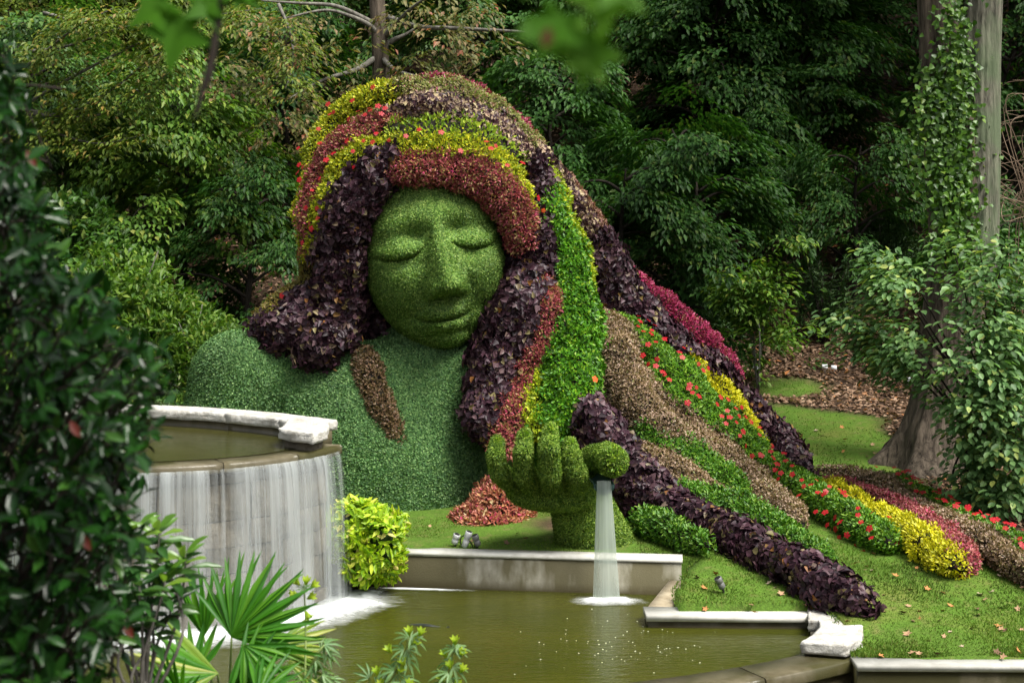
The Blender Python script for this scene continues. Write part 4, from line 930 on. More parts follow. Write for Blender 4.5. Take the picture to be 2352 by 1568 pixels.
def maple_parts(h, spread, nl, nsp, m, L, Wd, base=.22, lean=.1, r0=.11):
    """trunk with limbs + layered crown, around the origin"""
    tp = spline([(0, 0, -.5), (R.normal(0, lean), R.normal(0, lean), h * .35), (R.normal(0, lean * 2), R.normal(0, lean * 2), h * .7), (R.normal(0, lean * 3), R.normal(0, lean * 3), h)], n=5)
    items = [tube(tp, np.linspace(r0, .02, len(tp)), 8)]; sets = []
    for k in range(nl):
        f = base + (1 - base) * (k + .5) / nl; q = tp[int(f * (len(tp) - 1))]
        a = k * 2.4 + R.uniform(-.4, .4); o = np.array([math.cos(a), math.sin(a), 0.0]); ln = spread * (1.05 - .62 * f) * R.uniform(.75, 1.15)
        lp = spline([q, q + o * ln * .4 + np.array([0, 0, ln * .24]), q + o * ln * .8 + np.array([0, 0, ln * .25]), q + o * ln * 1.05 + np.array([0, 0, ln * .12])], n=4)
        items.append(tube(lp, np.linspace(.045, .008, len(lp)), 5))
        for j in range(nsp):
            g = .25 + .75 * (j + R.random()) / nsp; c = lp[min(len(lp) - 1, int(g * (len(lp) - 1)))]; da = R.uniform(-1.0, 1.0)
            o2 = np.array([math.cos(a + da), math.sin(a + da), 0]); sets.append(spray(c + R.normal(0, 1, 3) * np.array([.15, .15, .34]), o2, R.uniform(.7, 1.35) * spread * .36, spread * .21, m, L, Wd, R.uniform(.15, .85)))
    return joinVF(items), cat_sets(sets)
def make_tree(name, label, group, parts, wood, leaf, crown='crown'):
    (tv, tf), (cv, cf, cr) = parts
    root = thing(name, (0, 0, -50), label, 'tree' if 'tree' in name else 'shrub', group)
    a = link('trunk' if 'tree' in name else 'stem', mesh_data('trunk', tv, tf, wood, smooth=True), root, (0, 0, 0))
    b = link(crown, mesh_data(crown, cv, cf, leaf, rnd=cr), root, (0, 0, 0))
    return root, [a, b]
def base_at(px, Y, dz=-.05):
    x = (px - 1176) * Y / F_PX; return np.array([x, Y, float(terrain(x, Y)) + dz])
def wordy(px, py):
    return ('far left' if px < 300 else 'left' if px < 800 else 'centre' if px < 1400 else 'right' if px < 1950 else 'far right')
PROTO = [make_tree('maple_tree', '-', None, maple_parts(6.2, 2.9, 20, 8, 90, .20, .10), M_DKTWIG, LM_['dark']),
         make_tree('maple_tree', '-', None, maple_parts(5.0, 2.6, 17, 8, 90, .19, .09), M_DKTWIG, LM_['dark']),
         make_tree('maple_tree', '-', None, maple_parts(7.4, 3.2, 24, 8, 90, .21, .105), M_DKTWIG, LM_['dark']),
         make_tree('maple_tree', '-', None, maple_parts(4.2, 2.4, 15, 7, 95, .17, .075, .15), M_DKTWIG, LM_['dark'])]
used_p = set()
def plant(pi, px, Y, kind, sc, label, group='layered understory trees on the wooded bank', name=None):
    root, kids = PROTO[pi]; loc = base_at(px, Y); rz = R.uniform(0, 6.28)
    if pi not in used_p:
        used_p.add(pi); r = root; r.location = loc; r.rotation_euler = (0, 0, rz); r.scale = (sc,) * 3
        for k in kids:
            if k.name.startswith('crown'): k.material_slots[0].link = 'OBJECT'; k.material_slots[0].material = LM_[kind]
    else: r = copy_tree(root, kids, loc, rz, sc, {'crown': LM_[kind]})
    r['label'] = label; r['group'] = group; return r
# (prototype, px, distance, leaf, scale, label)
for a in [
 (0, 60, 31.0, 'mid', 1.0, 'mid green understory tree at the far left edge behind the glossy shrub'),
 (1, 260, 34.5, 'mid', 1.05, 'mid green layered tree above the round shrubs on the left bank'),
 (0, 430, 31.0, 'bright', .92, 'mid green layered tree with bright top spray left of the head'),
 (3, 560, 29.3, 'dark', .9, 'dark low layered tree between the round shrubs and the head'),
 (2, 200, 39.5, 'yellowish', 1.0, 'yellowish green tree at the top left of the bank'),
 (0, 470, 40.5, 'yellowish', 1.05, 'olive yellow tree high on the bank under the hanging twig'),
 (1, 20, 37.0, 'yellowish', 1.1, 'yellow green tree in the top left corner of the bank'),
 (3, 330, 44.0, 'mid', 1.2, 'mid green small tree high on the left bank behind olive ones'),
 (1, 660, 37.0, 'dark', 1.05, 'dark layered tree left of the slender grey trunk'),
 (0, 1060, 38.5, 'mid', 1.0, 'mid green tree right of the slender grey trunk above the crown'),
 (1, 1290, 33.0, 'blue', 1.0, 'cool green layered tree just right of the crown of the head'),
 (2, 1400, 39.0, 'blue', 1.05, 'cool green tall tree at top behind the blurred overhanging leaves'),
 (3, 1420, 29.6, 'dark', .98, 'dark low layered tree against the outer purple hair strand'),
 (1, 1560, 30.5, 'dark', .92, 'dark layered tree behind the magenta edge of the hair'),
 (0, 1630, 35.5, 'dark', 1.0, 'dark maple with long drooping sprays in the middle of the right bank'),
 (2, 1830, 36.0, 'dark', .95, 'dark maple with drooping sprays left of the ivy trunk'),
 (1, 1790, 42.5, 'blue', 1.1, 'cool green maple high on the right bank at the top of the picture'),
 (0, 2010, 40.0, 'blue', 1.0, 'cool green maple just left of the ivy trunk at the top'),
 (3, 1960, 31.5, 'dark', .85, 'small dark maple low beside the ivy trunk'),
 (3, 1745, 33.5, 'dark', .8, 'small dark maple behind the yellow green sapling'),
 (1, 2330, 33.0, 'dark', 1.0, 'dark tree at the far right edge behind the ivy trunk'),
 (2, 2480, 38.0, 'dark', 1.1, 'dark tall tree partly beyond the right edge'),
 (3, 2260, 28.5, 'dark', .8, 'low dark tree behind the pale viburnum'),
 (0, 880, 46.0, 'mid', 1.1, 'mid green tree high behind the slender grey trunk'),
 (2, 1180, 47.0, 'dark', 1.1, 'dark tree high on the bank above the crown'),
 (1, 1500, 47.5, 'dark', 1.2, 'dark tree high on the right bank behind the cool green maple'),
 (0, 620, 48.5, 'yellowish', 1.15, 'yellowish tree high on the left bank near the top edge'),
 (2, 100, 48.0, 'mid', 1.2, 'mid green tree high on the far left bank'),
 (2, 1700, 52.0, 'dark', 1.2, 'dark tree highest on the right bank at the top edge'),
 (1, 2150, 49.0, 'dark', 1.2, 'dark tree high on the bank behind the ivy trunk'),
 (0, -250, 40.0, 'mid', 1.2, 'mid green tree beyond the left edge of the bank'),
]: plant(*a)
# tall canopy trees: long bare trunks, crowns high overhead
def canopy_parts(h, cr, nb, m, L):
    tp = spline([(0, 0, -.6), (R.normal(0, .15), R.normal(0, .15), h * .4), (R.normal(0, .3), R.normal(0, .3), h * .8), (R.normal(0, .5), R.normal(0, .5), h)], n=5)
    items = [tube(tp, np.r_[.42, np.linspace(.33, .10, len(tp) - 1)], 10)]; sets = []
    for k in range(nb):
        a = k * 2.4; f = .55 + .45 * k / nb; q = tp[int(f * (len(tp) - 1))]; o = np.array([math.cos(a), math.sin(a), .35]); e = q + o * cr * R.uniform(.55, 1.0)
        items.append(tube(spline([q, q + o * cr * .4 + np.array([0, 0, .5]), e], n=4), np.linspace(.11, .02, 9), 5))
        p = e + R.normal(0, 1, (m, 3)) * np.array([1.15, 1.15, .75]); sets.append(leafset(p, rvec(m) + np.array([0, 0, -.3]), rvec(m) + np.array([0, 0, 1.2]), L * R.uniform(.7, 1.2, m), L * .55, 'diamond'))
    return joinVF(items), cat_sets(sets)
CAN = [make_tree('canopy_tree', '-', None, canopy_parts(15, 4.6, 20, 210, .42), M_BARK, LM_['mid']), make_tree('canopy_tree', '-', None, canopy_parts(18, 5.2, 24, 200, .42), M_BARK, LM_['dark'])]
def wood(i, x, y, sc, label, first=[set()]):
    root, kids = CAN[i]; loc = np.array([x, y, float(terrain(x, y)) - .1])
    if i not in first[0]:
        first[0].add(i); r = root; r.location = loc; r.scale = (sc,) * 3
    else: r = copy_tree(root, kids, loc, R.uniform(0, 6.28), sc)
    r['label'] = label; r['group'] = 'tall canopy trees of the surrounding woodland'
for i, px, Y, sc, lb in [(0, 1815, 46, 1.0, 'tall dark straight trunk at the top of the right bank'), (1, 1210, 52, 1.0, 'tall tree high behind the crown of the head'), (1, 300, 52, 1.0, 'tall tree at the top of the left bank'),
                         (0, 2420, 42, 1.0, 'tall tree beyond the right edge of the bank'), (0, 760, 56, 1.0, 'tall tree at the top left centre of the bank'), (1, 2060, 55, 1.0, 'tall tree highest behind the ivy trunk'),
                         (0, -320, 44, 1.0, 'tall tree beyond the left edge of the bank'), (1, 1560, 60, 1.0, 'tall tree highest in the middle right of the bank')]:
    wood(i, (px - 1176) * Y / F_PX, Y, sc, lb)
for k, (x, y) in enumerate([(-17, 30), (-20, 20), (-15, 10), (-12, 1), (17, -6), (18, 34), (25, 30), (27, 40), (24, 20), (15, 42), (14.6, 37), (13.6, 31.5), (16, 46), (21, 35)]):  # unseen trees added to shade the right bank and cut low sky light
    wood(k % 2, x, y, .9 + .05 * (k % 3), 'tall woodland tree added outside the picture round the garden for its shade')
# ---------------- the slender grey tree behind the head
t = thing('grey_tree', base_at(876, 31), 'slender grey trunk with level limbs rising behind the crown of the head', 'tree')
Y0 = 31.0; tb = base_at(876, Y0)
tp = spline([tb, W(880, 330, Y0), W(876, 195, Y0), W(872, 90, Y0), W(866, 0, Y0), W(858, -160, Y0), W(865, -420, Y0)], n=5)
mk('trunk', *tube(tp, np.interp(np.arange(len(tp)), [0, 12, 22, len(tp) - 1], [.26, .19, .165, .04]), 10), M_BARK, t, smooth=True)
LIMB = [[(870, 84), (848, 58), (800, 36), (745, 24), (655, 42)], [(868, 62), (835, 42), (770, 14), (690, 8), (600, 2)], [(878, 108), (905, 92), (935, 78), (960, 60)], [(884, 84), (915, 50), (945, 20), (985, -10)], [(868, 20), (850, -20), (800, -60)],
        [(890, 40), (960, 62), (1050, 66), (1170, 72), (1230, 76)], [(874, 130), (905, 160), (950, 175), (1010, 190)], [(868, 130), (820, 160), (740, 185), (660, 230)]]
for q in LIMB:
    yv = Y0 + R.uniform(-1.6, .2); pt = spline([W(x, y, Y0 + (yv - Y0) * k / (len(q) - 1)) for k, (x, y) in enumerate(q)], n=5)
    mk('limb', *tube(pt, np.linspace(.075, .018, len(pt)), 6), M_TWIG, t, smooth=True)
sets = []
CL = [(430,185),(470,160),(520,150),(575,135),(640,120),(700,110),(620,300),(660,270),(700,240),(750,225),(800,200),(820,250),(780,290),(700,320),(760,330),(640,330),(930,40),(980,60),(1030,80),(1060,120),(1080,160),(1000,130),(940,150),(1010,190),
      (1060,200),(900,170),(720,60),(600,80),(560,60),(660,60),(820,100),(760,140),(690,170),(1120,120),(960,210),(840,20),(920,10),(1010,20),(1070,60),(1090,30),(480,210),(590,200),(540,200),(860,150),(900,110),(640,200),(1000,95)]
for x, y in CL:
    for k in range(3):
        if 835 < x < 915: continue
        c = W(x + R.normal(0, 16), y - 18 + R.normal(0, 12), Y0 - R.uniform(-.3, 1.5)); a = R.uniform(-2.9, -.2); o = np.array([math.cos(a), math.sin(a) * .8, 0])
        sets.append(spray(c, nrm(o), R.uniform(.5, .85), .32, 26, .17, .085, .55))
V, F, r = cat_sets(sets); mk('crown', V, F, LM_['olive'], t, rnd=r)
# long thin lichen-grey branches of a leaning tree at top left
t = thing('leaning_tree', base_at(-60, 29.5), 'leaning small tree with long pale thin branches across the top left', 'tree')
b0 = base_at(-60, 29.5); mk('trunk', *tube(spline([b0, W(-70, 500, 29.5), W(-30, 330, 29.3), W(40, 250, 29)], n=5), np.linspace(.13, .05, 16), 8), M_TWIG, t, smooth=True)
sets = []
for q in [[(40,250),(180,170),(330,95),(450,45),(600,20)], [(60,260),(150,262),(260,205),(340,140),(420,95)], [(0,200),(90,130),(180,60),(260,20)], [(40,250),(200,270),(300,225),(400,160)], [(100,30),(200,50),(330,20),(420,-20)], [(640,10),(668,80),(672,150),(655,205)], [(-20,330),(90,300),(220,330),(330,310)], [(20,120),(140,110),(300,60),(420,60)]]:
    pt = spline([W(x, y, 29 - .4 * k) for k, (x, y) in enumerate(q)], n=6); mk('limb', *tube(pt, np.linspace(.042, .010, len(pt)), 5), M_TWIG, t, smooth=True)
    for c in pt[3:]:
        for k in range(3):
            a = R.uniform(-3.1, .1); o = np.array([math.cos(a), math.sin(a), 0]); sets.append(spray(c + R.normal(0, .12, 3), o, R.uniform(.45, .9), .28, 15, .15, .062, .4))
V, F, r = cat_sets(sets); mk('crown', V, F, LM_['yellowish'], t, rnd=r)
# ---------------- rounded shrubs
def shrub_parts(w, h, n, L, Wd, kind='diamond', flat=.5):
    items = []; sets = []
    for k in range(9):
        a = k * 2.4; e = np.array([math.cos(a) * w * .6 * R.random(), math.sin(a) * w * .6 * R.random(), h * R.uniform(.6, .95)])
        items.append(tube(spline([(R.normal(0, .08), R.normal(0, .08), -.3), e * .5 + R.normal(0, .05, 3), e], n=4), np.linspace(.035, .008, 9), 5))
    nc = n // 26
    d = rvec(nc); d[:, 2] = np.abs(d[:, 2]) * 1.1 - .25; rad = R.random(nc)**.28
    lump = .82 + .35 * hash_noise(d[:, 0] * 2 + 5, d[:, 2] * 2 + d[:, 1] * 2, 1.3, 4)
    cs = d * (rad * lump)[:, None] * np.array([w, w, h * .52]) + np.array([0, 0, h * .48])
    for c, dd in zip(cs, d):
        m = 26; p = c + R.normal(0, .12, (m, 3)) * np.array([1, 1, flat]); D = dd * .8 + rvec(m) * .8 + np.array([0, 0, .1]); sets.append(leafset(p, D, dd * .5 + np.array([0, -.1, 1.0]) + .5 * rvec(m), L * R.uniform(.7, 1.2, m), Wd, kind))
    return joinVF(items), cat_sets(sets)
SH = make_tree('round_shrub', '-', None, shrub_parts(1.5, 2.6, 9000, .13, .065), M_TWIG, LM_['bright'], 'foliage'); SH2 = make_tree('round_shrub', '-', None, shrub_parts(1.3, 2.2, 8000, .15, .05), M_TWIG, LM_['bright'], 'foliage')
first = [True, True]
for i, px, Y, kind, sc, lb in [(0, 230, 26.5, 'bright', 1.25, 'tall yellow green rounded shrub beside the glossy dark shrub'), (1, 390, 25.8, 'bright', 1.1, 'rounded green shrub with yellowish tips behind the shoulder'),
                               (0, 505, 25.2, 'bright', .86, 'smaller bright green shrub touching the planted shoulder'), (1, 300, 24.6, 'mid', .9, 'low green shrub in front of the taller round shrubs'),
                               (0, 130, 28.5, 'mid', 1.5, 'large mid green shrub at the left behind the others'), (1, 60, 24.5, 'bright', 1.1, 'rounded green shrub at the far left behind the glossy leaves'), (1, 610, 27.5, 'mid', .62, 'low dark green shrub behind the left hair fringe'),
                               (0, 1690, 35.5, 'pine', .9, 'dark dense shrub at the foot of the right bank'), (1, 2030, 32.5, 'pine', .7, 'dark low shrub beside the ivy trunk on the leaf litter'), (1, 1570, 30.2, 'pine', .75, 'dark low shrub right behind the long purple strand'), (1, 2350, 24.5, 'dark', 1.0, 'dark green shrub under the viburnum at the right edge')]:
    root, kids = (SH, SH2)[i]; loc = base_at(px, Y)
    if first[i]:
        first[i] = False; r = root; r.location = loc; r.scale = (sc,) * 3; kids[1].material_slots[0].link = 'OBJECT'; kids[1].material_slots[0].material = LM_[kind]
    else: r = copy_tree(root, kids, loc, R.uniform(0, 6.28), sc, {'foliage': LM_[kind]})
    r['label'] = lb; r['group'] = 'rounded shrubs along the foot of the bank'
# needle-leaved dark shrub
t = thing('needle_shrub', base_at(1890, 30.0), 'dark fine needled shrub on the leaf litter right of the sapling', 'shrub'); b0 = base_at(1890, 30.0); sets = []; items = []
for k in range(46):
    a = R.uniform(0, 6.28); e = b0 + np.array([math.cos(a) * R.uniform(.1, .75), math.sin(a) * R.uniform(.1, .6), R.uniform(.5, 1.9)])
    items.append(tube([b0, b0 * .5 + e * .5 + np.array([0, 0, .15]), e], [.025, .015, .006], 4)); m = 60; u = R.random(m)[:, None]; p = e * u + (b0 * .35 + e * .65) * (1 - u)
    sets.append(leafset(p, rvec(m) + np.array([0, 0, .35]), rvec(m), .17, .014, 'diamond'))
mk('stem', *joinVF(items), M_DKTWIG, t); V, F, r = cat_sets(sets); mk('foliage', V, F, LM_['pine'], t, rnd=r)
# yellow green sapling
t = thing('sapling', base_at(1742, 27.8), 'small yellow green multi stemmed sapling on the leaf litter behind the hair', 'tree'); b0 = base_at(1742, 27.8); sets = []; items = []
for q in [[(1722, 760), (1700, 700), (1690, 655)], [(1745, 770), (1735, 700), (1728, 640)], [(1752, 760), (1770, 700), (1785, 650)], [(1725, 745), (1690, 690), (1665, 640)], [(1750, 800), (1785, 770), (1840, 752)]]:
    pt = spline([b0] + [W(x, y, 27.8 + R.normal(0, .2)) for x, y in q], n=4); items.append(tube(pt, np.linspace(.022, .007, len(pt)), 5))
    for c in pt[5:]:
        for k in range(3): a = R.uniform(0, 6.28); sets.append(spray(c, np.array([math.cos(a), math.sin(a), 0.1]), .45, .2, 14, .16, .075, .3))
for x, y in [(1680,625),(1720,610),(1760,600),(1800,560),(1830,545),(1790,620),(1745,640),(1700,650),(1740,850),(1725,820)]:
    for k in range(4): a = R.uniform(0, 6.28); sets.append(spray(W(x, y, 27.8), np.array([math.cos(a), math.sin(a), 0]), .42, .2, 14, .15, .07, .3))
mk('trunk', *joinVF(items), M_TWIG, t); V, F, r = cat_sets(sets); mk('crown', V, F, LM_['bright'], t, rnd=r)
# ---------------- big ivy-clad double trunk
bt = thing('ivy_tree', base_at(2155, 23.0), 'big double trunk with ridged bark, its left stem clad in ivy', 'tree'); YT = 23.0
def rtube(path, rad, ns, name, mat, seed, flare=0):
    V, F = tube(path, rad, ns); n = len(path); V = V.reshape(n, ns, 3); path = np.asarray(path)
    a = np.arange(ns); rid = 1 + .05 * np.sin(a * 2 * np.pi / ns * 7 + seed); ph = R.uniform(0, 6.28, 40); rg = np.clip(hash_noise(a * ns / 90.0, a * 0, .55, seed) - .35, 0, 1) * .16
    for i in range(n):
        k = max(0, 1 - i / 7) * flare; ro = 1 + k * (.28 * np.sin(a * 2 * np.pi / ns * 5 + seed) + .1)
        w = rid + np.roll(rg, int(1.5 * math.sin(i * .35 + seed) + (hash_noise(i, 0, .5, 3) - .5) * 3)) * (.8 + .4 * hash_noise(a, a * 0 + i, .35, 8)); V[i] = path[i] + (V[i] - path[i]) * (w * ro)[:, None]
    return mk(name, V.reshape(-1, 3), F, mat, bt, smooth=False)
p = spline([W(2150, 1100, YT), W(2160, 1000, YT), W(2178, 880, YT), W(2190, 760, YT), W(2205, 640, YT), W(2212, 540, YT), W(2213, 400, YT), W(2212, 270, YT)], n=6)
rtube(p, np.interp(np.arange(len(p)), [0, 4, 9, 16, 36, len(p) - 1], [.86, .66, .52, .47, .45, .40]), 110, 'trunk', M_BARK, 1.0, 1.0)
pl = spline([W(2196, 640, YT), W(2190, 540, YT), W(2178, 400, YT), W(2168, 250, YT), W(2159, 100, YT), W(2150, -40, YT), W(2124, -420, YT), W(2090, -900, YT - .5)], n=6)
rtube(pl, np.linspace(.36, .25, len(pl)), 84, 'limb', M_BARK, 2.0)
pr = spline([W(2238, 640, YT - .12), W(2246, 520, YT - .15), W(2251, 360, YT - .15), W(2253, 180, YT - .1), W(2260, 0, YT), W(2275, -300, YT), W(2330, -800, YT + .5)], n=6)
rtube(pr, np.linspace(.33, .26, len(pr)), 84, 'limb', M_BARKG, 3.3)
sets = []; m = 26
for k in range(40):
    c = (pl[-4] + np.array([R.normal(0, 2.6), R.normal(0, 2.4), 2.5 + R.normal(0, 1.3)])); p_ = c + R.normal(0, .7, (m * 3, 3)); sets.append(leafset(p_, rvec(m * 3), rvec(m * 3) + np.array([0, 0, 1.0]), .3, .18, 'diamond'))
V, F, r = cat_sets(sets); mk('crown', V, F, LM_['mid'], bt, rnd=r)
sets = []
for k in range(850):
    f = R.random()**.9; c = pl[int(np.interp(f, [0, 1], [2, 22]))] if R.random() < .9 else p[int(R.uniform(14, len(p) - 1))]
    a = R.uniform(-2.6, .25); rr = .33 + .12 * R.random() * (1 if R.random() < .55 else .3)
    d = np.array([math.cos(a), math.sin(a), 0]); c = c + d * rr + np.array([0, 0, R.normal(0, .12)]); mm = 5
    sets.append(leafset(c + R.normal(0, .10, (mm, 3)), d * .5 + np.array([0, 0, -.5]) + .6 * rvec(mm), d + np.array([0, -.2, .5]) + .55 * rvec(mm), .095 * R.uniform(.5, 1.3, mm), .085, 'heart4'))
for px, py, n_ in [(2205,430,60),(2208,300,70),(2203,180,60),(2225,420,30),(2190,470,90),(2205,520,50),(2195,80,70),(2190,20,60),(2180,200,110),(2160,320,120),(2170,420,100),(2195,360,110),(2200,250,110),(2190,130,90),(2125,250,50),(2112,300,50),(2105,330,30),(2130,400,40),(2175,590,24),(2245,560,16)]:
    n_ = int(n_ * 1.5); c = W(px, py, YT - .54); sets.append(leafset(c + R.normal(0, 1, (n_, 3)) * np.array([.16, .08, .32]), np.array([0, -.2, -.6]) + .6 * rvec(n_), np.array([0, -1, .5]) + .55 * rvec(n_), .095 * R.uniform(.5, 1.3, n_), .085, 'heart4'))
V, F, r = cat_sets(sets); ivy = tag(mk('ivy', V, F, LM_['ivy'], bt, rnd=r), 'ivy covering the left stem', kind='stuff')
P = np.array([W(R.normal(2180, 24), R.uniform(20, 560), YT - .62) for k in range(200)]); N = nrm(np.array([0, -1, .3]) + .5 * rvec(200)); leaf_objs(P, N, 200, .10, .09, 'heart4', LM_['ivy'], ivy, 0, 40, (0, 0, -.7))
# bare tan twigs at the right edge
t = thing('bare_shrub', base_at(2350, 24.5), 'tangle of bare tan twigs at the right edge behind the big trunk', 'shrub'); items = []; b0 = base_at(2350, 24.5)
for k in range(40):
    x0, y0 = R.uniform(2280, 2430), R.uniform(190, 480); pt = spline([b0 + np.array([0, 0, 1.5]), W(2380 + R.normal(0, 40), 520, 24.5), W(x0 + R.normal(0, 40), y0 + R.uniform(20, 90), 24.5 + R.normal(0, .4)), W(x0, y0, 24.3), W(x0 + R.normal(0, 50), y0 - R.uniform(-50, 60), 24.2), W(x0 + R.normal(0, 70), y0 - R.uniform(-80, 40), 24.2)], n=5)
    items.append(tube(pt, np.linspace(.009, .003, len(pt)), 4))
for k in range(9):
    x0, y0 = R.uniform(2080, 2170), R.uniform(330, 560); items.append(tube(spline([W(2200, y0 + 60, YT), W(x0 + 40, y0 + R.normal(0, 20), YT + .5), W(x0, y0 + R.normal(0, 40), YT + .8)], n=5), np.linspace(.012, .004, 11), 4))
mk('twigs', *joinVF(items), plainmat('tan_twigs', (.16, .11, .07), (.26, .19, .13), 6, .8), t)
# ---------------- pale viburnum at the right
vb = thing('viburnum', base_at(2240, 20.4), 'large pale green leafed shrub with layered branches in front of the ivy trunk', 'shrub'); b0 = base_at(2240, 20.4); items = []; sets = []; YV = 20.4
TIPS = [(1945,745,0),(1985,750,0),(2025,603,0),(2060,590,.2),(2010,690,.2),(2050,650,-.3),(2030,800,0),(2070,775,-.4),(2075,815,-.3),(2190,575,.2),(2250,560,-.2),(2320,570,-.4),(2380,600,.2),(2215,660,-.8),(2280,640,-.8),(2350,680,-.6),(2200,750,-1),(2270,740,-1.1),(2340,780,-1),
        (2200,830,-1.1),(2280,840,-1.2),(2360,870,-1.1),(2225,930,-1.1),(2300,930,-1.3),(2380,960,-1.2),(2240,1010,-.9),(2290,1030,-1.2),(2350,1060,-1.2),(2250,1100,-.9),(2310,1120,-1.1),(2380,1140,-1),(2420,800,-.5),(2430,1000,-.6),(2430,650,0),(2230,1140,-.6),(2290,1160,-.8)]
for x, y, dy in TIPS:
    e = W(x, y, YV + dy); q = b0 + np.array([R.normal(0, .15), R.normal(0, .15), R.uniform(.3, .5) * max(e[2] - b0[2], .5)])
    pt = spline([b0 + R.normal(0, .08, 3) * np.array([1, 1, 0]), q, q * .35 + e * .65 + np.array([0, 0, .18]), e], n=5); items.append(tube(pt, np.linspace(.026, .006, len(pt)), 5))
    dense = 1.0 if y < 960 else .75
    near_trunk = lambda c: 2115 < 1176 + c[0] * F_PX / c[1] < 2240 and 590 < HOR + (CAMZ - c[2]) * F_PX / c[1] < 930
    for c in pt[8:]:
        for k in range(3):
            if near_trunk(c) and R.random() < .75: continue
            o = nrm((e - q) * np.array([1, 1, .1]) + R.normal(0, .8, 3) * np.array([1, 1, .1])); sets.append(spray(c + R.normal(0, .09, 3), o, R.uniform(.3, .55), .20, int(11 * dense), .125, .085, .28, 'oval'))
for k in range(90):
    x, y = R.uniform(2120, 2440), R.uniform(600, 1150)
    if x < 2240 and y < 930 and R.random() < .85 or x < 2160 + max(0, (y - 780)) * .28: continue
    a = R.uniform(-3.0, -.1); sets.append(spray(W(x, y, YV + R.uniform(-1.0, .6)), np.array([math.cos(a), math.sin(a), 0]), R.uniform(.3, .55), .22, 11, .125, .085, .3, 'oval'))
mk('stem', *joinVF(items), M_DKTWIG, vb); V, F, r = cat_sets(sets); tag(mk('foliage', V, F, LM_['pale'], vb, rnd=r), kind='stuff')
P = np.array([W(x, y, YV + dy - .05) + R.normal(0, 1, 3) * np.array([.16, .12, .06]) for x, y, dy in TIPS for k in range(8)]); N = nrm(np.array([0, -.55, 1.0]) + .3 * rvec(len(P))); leaf_objs(P, N, 280, .13, .09, 'oval', LM_['pale'], vb, -15, 25, (-.2, -.3, -.25))
# ---------------- leaf litter on the bank and low seedlings
M_LITTER = leafmat('leaf_litter', [(0, (.055, .030, .017)), (.4, (.14, .080, .047)), (.75, (.25, .160, .105)), (.93, (.36, .25, .17)), (1, (.42, .15, .035))], .7, .2, .1, .5, .25)
def litter(n, x0, x1, y0, y1, L, pw=1.0):
    x = R.uniform(x0, x1, n); y = y0 + (y1 - y0) * R.random(n)**pw; k = lawn_amount(x, y) < .35; x, y = x[k], y[k]; n = len(x)
    P = np.stack([x, y, terrain(x, y) + .02 + .03 * R.random(n)], 1); D = rvec(n) * np.array([1, 1, .35]); return leafset(P, D, np.array([0, -.25, 1.0]) + .45 * rvec(n), L * R.uniform(.6, 1.3, n), L * .55, 'diamond')
ls = cat_sets([litter(26000, 2.5, 11, 19, 31, .10), litter(34000, -14, 17, 26, 44, .16, .9), litter(9000, -17, 20, 44, 58, .24), litter(3000, -9, -4, 21, 27, .11)])
tag(mk('leaf_litter', ls[0], ls[1], M_LITTER, rnd=ls[2]), 'brown fallen leaf litter covering the wooded bank', kind='stuff')
sets = []
for k in range(420):
    px = R.uniform(-50, 2400); Y = R.uniform(27.5, 44); b = base_at(px, Y, .05)
    if lawn_amount(b[0], b[1]) > .2 or (1750 < px < 2150 and Y < 29 and R.random() < .75): continue
    s = R.uniform(.5, 1.2); n_ = 34; p_ = b + R.normal(0, 1, (n_, 3)) * np.array([.22, .22, .14]) * s + np.array([0, 0, .22 * s]); sets.append(leafset(p_, rvec(n_) * np.array([1, 1, .5]), np.array([0, 0, 1.0]) + .5 * rvec(n_), .13, .06, 'diamond'))
V, F, r = cat_sets(sets); tag(mk('undergrowth', V, F, LM_['mid'], rnd=r), 'low green seedlings scattered over the leaf litter', kind='stuff')
# ================================================================ near plants and small things
M_GLOSS = leafmat('glossy_dark_leaves', [(0, (.003, .012, .002)), (.5, (.006, .026, .004)), (.9, (.012, .050, .006)), (1, (.04, .10, .015))], .22, .22, .2, 1.5, .2)
M_YOUNG = leafmat('young_light_leaves', [(0, (.06, .15, .015)), (.6, (.13, .26, .03)), (1, (.22, .34, .06))], .3, .5, .35, 1.5, .15)
M_DEEP = leafmat('laurel_leaves', [(0, (.012, .045, .010)), (.6, (.028, .085, .018)), (1, (.06, .13, .03))], .28, .5, .25, 1.5, .2)
def inpoly(x, y, poly):
    c = False; j = len(poly) - 1
    for i in range(len(poly)):
        xi, yi = poly[i]; xj, yj = poly[j]
        if (yi > y) != (yj > y) and x < (xj - xi) * (y - yi) / (yj - yi) + xi: c = not c
        j = i
    return c
SILH = [(-260,60),(10,95),(35,150),(50,250),(80,330),(105,420),(150,480),(120,540),(170,600),(235,650),(290,690),(285,750),(350,790),(415,815),(425,880),(375,960),(385,1005),(325,1060),(345,1130),(300,1180),(335,1230),(300,1300),(330,1370),(300,1440),(250,1480),(270,1640),(-260,1640)]
shrub = thing('glossy_shrub', (-2.4, 5.4, 2.0), 'big dark glossy leafed shrub filling the left foreground', 'shrub')
items, twigs = [], []
root = np.array([-2.6, 5.6, 1.6])
tries = 0
while len(twigs) < 1250 and tries < 16000:
    tries += 1; x, y = R.uniform(-250, 430), R.uniform(60, 1640)
    if not inpoly(x, y, SILH): continue
    Y = R.uniform(4.5, 7.0); twigs.append(W(x, y, Y))
lf = []                                                             # (P, D, N, L)
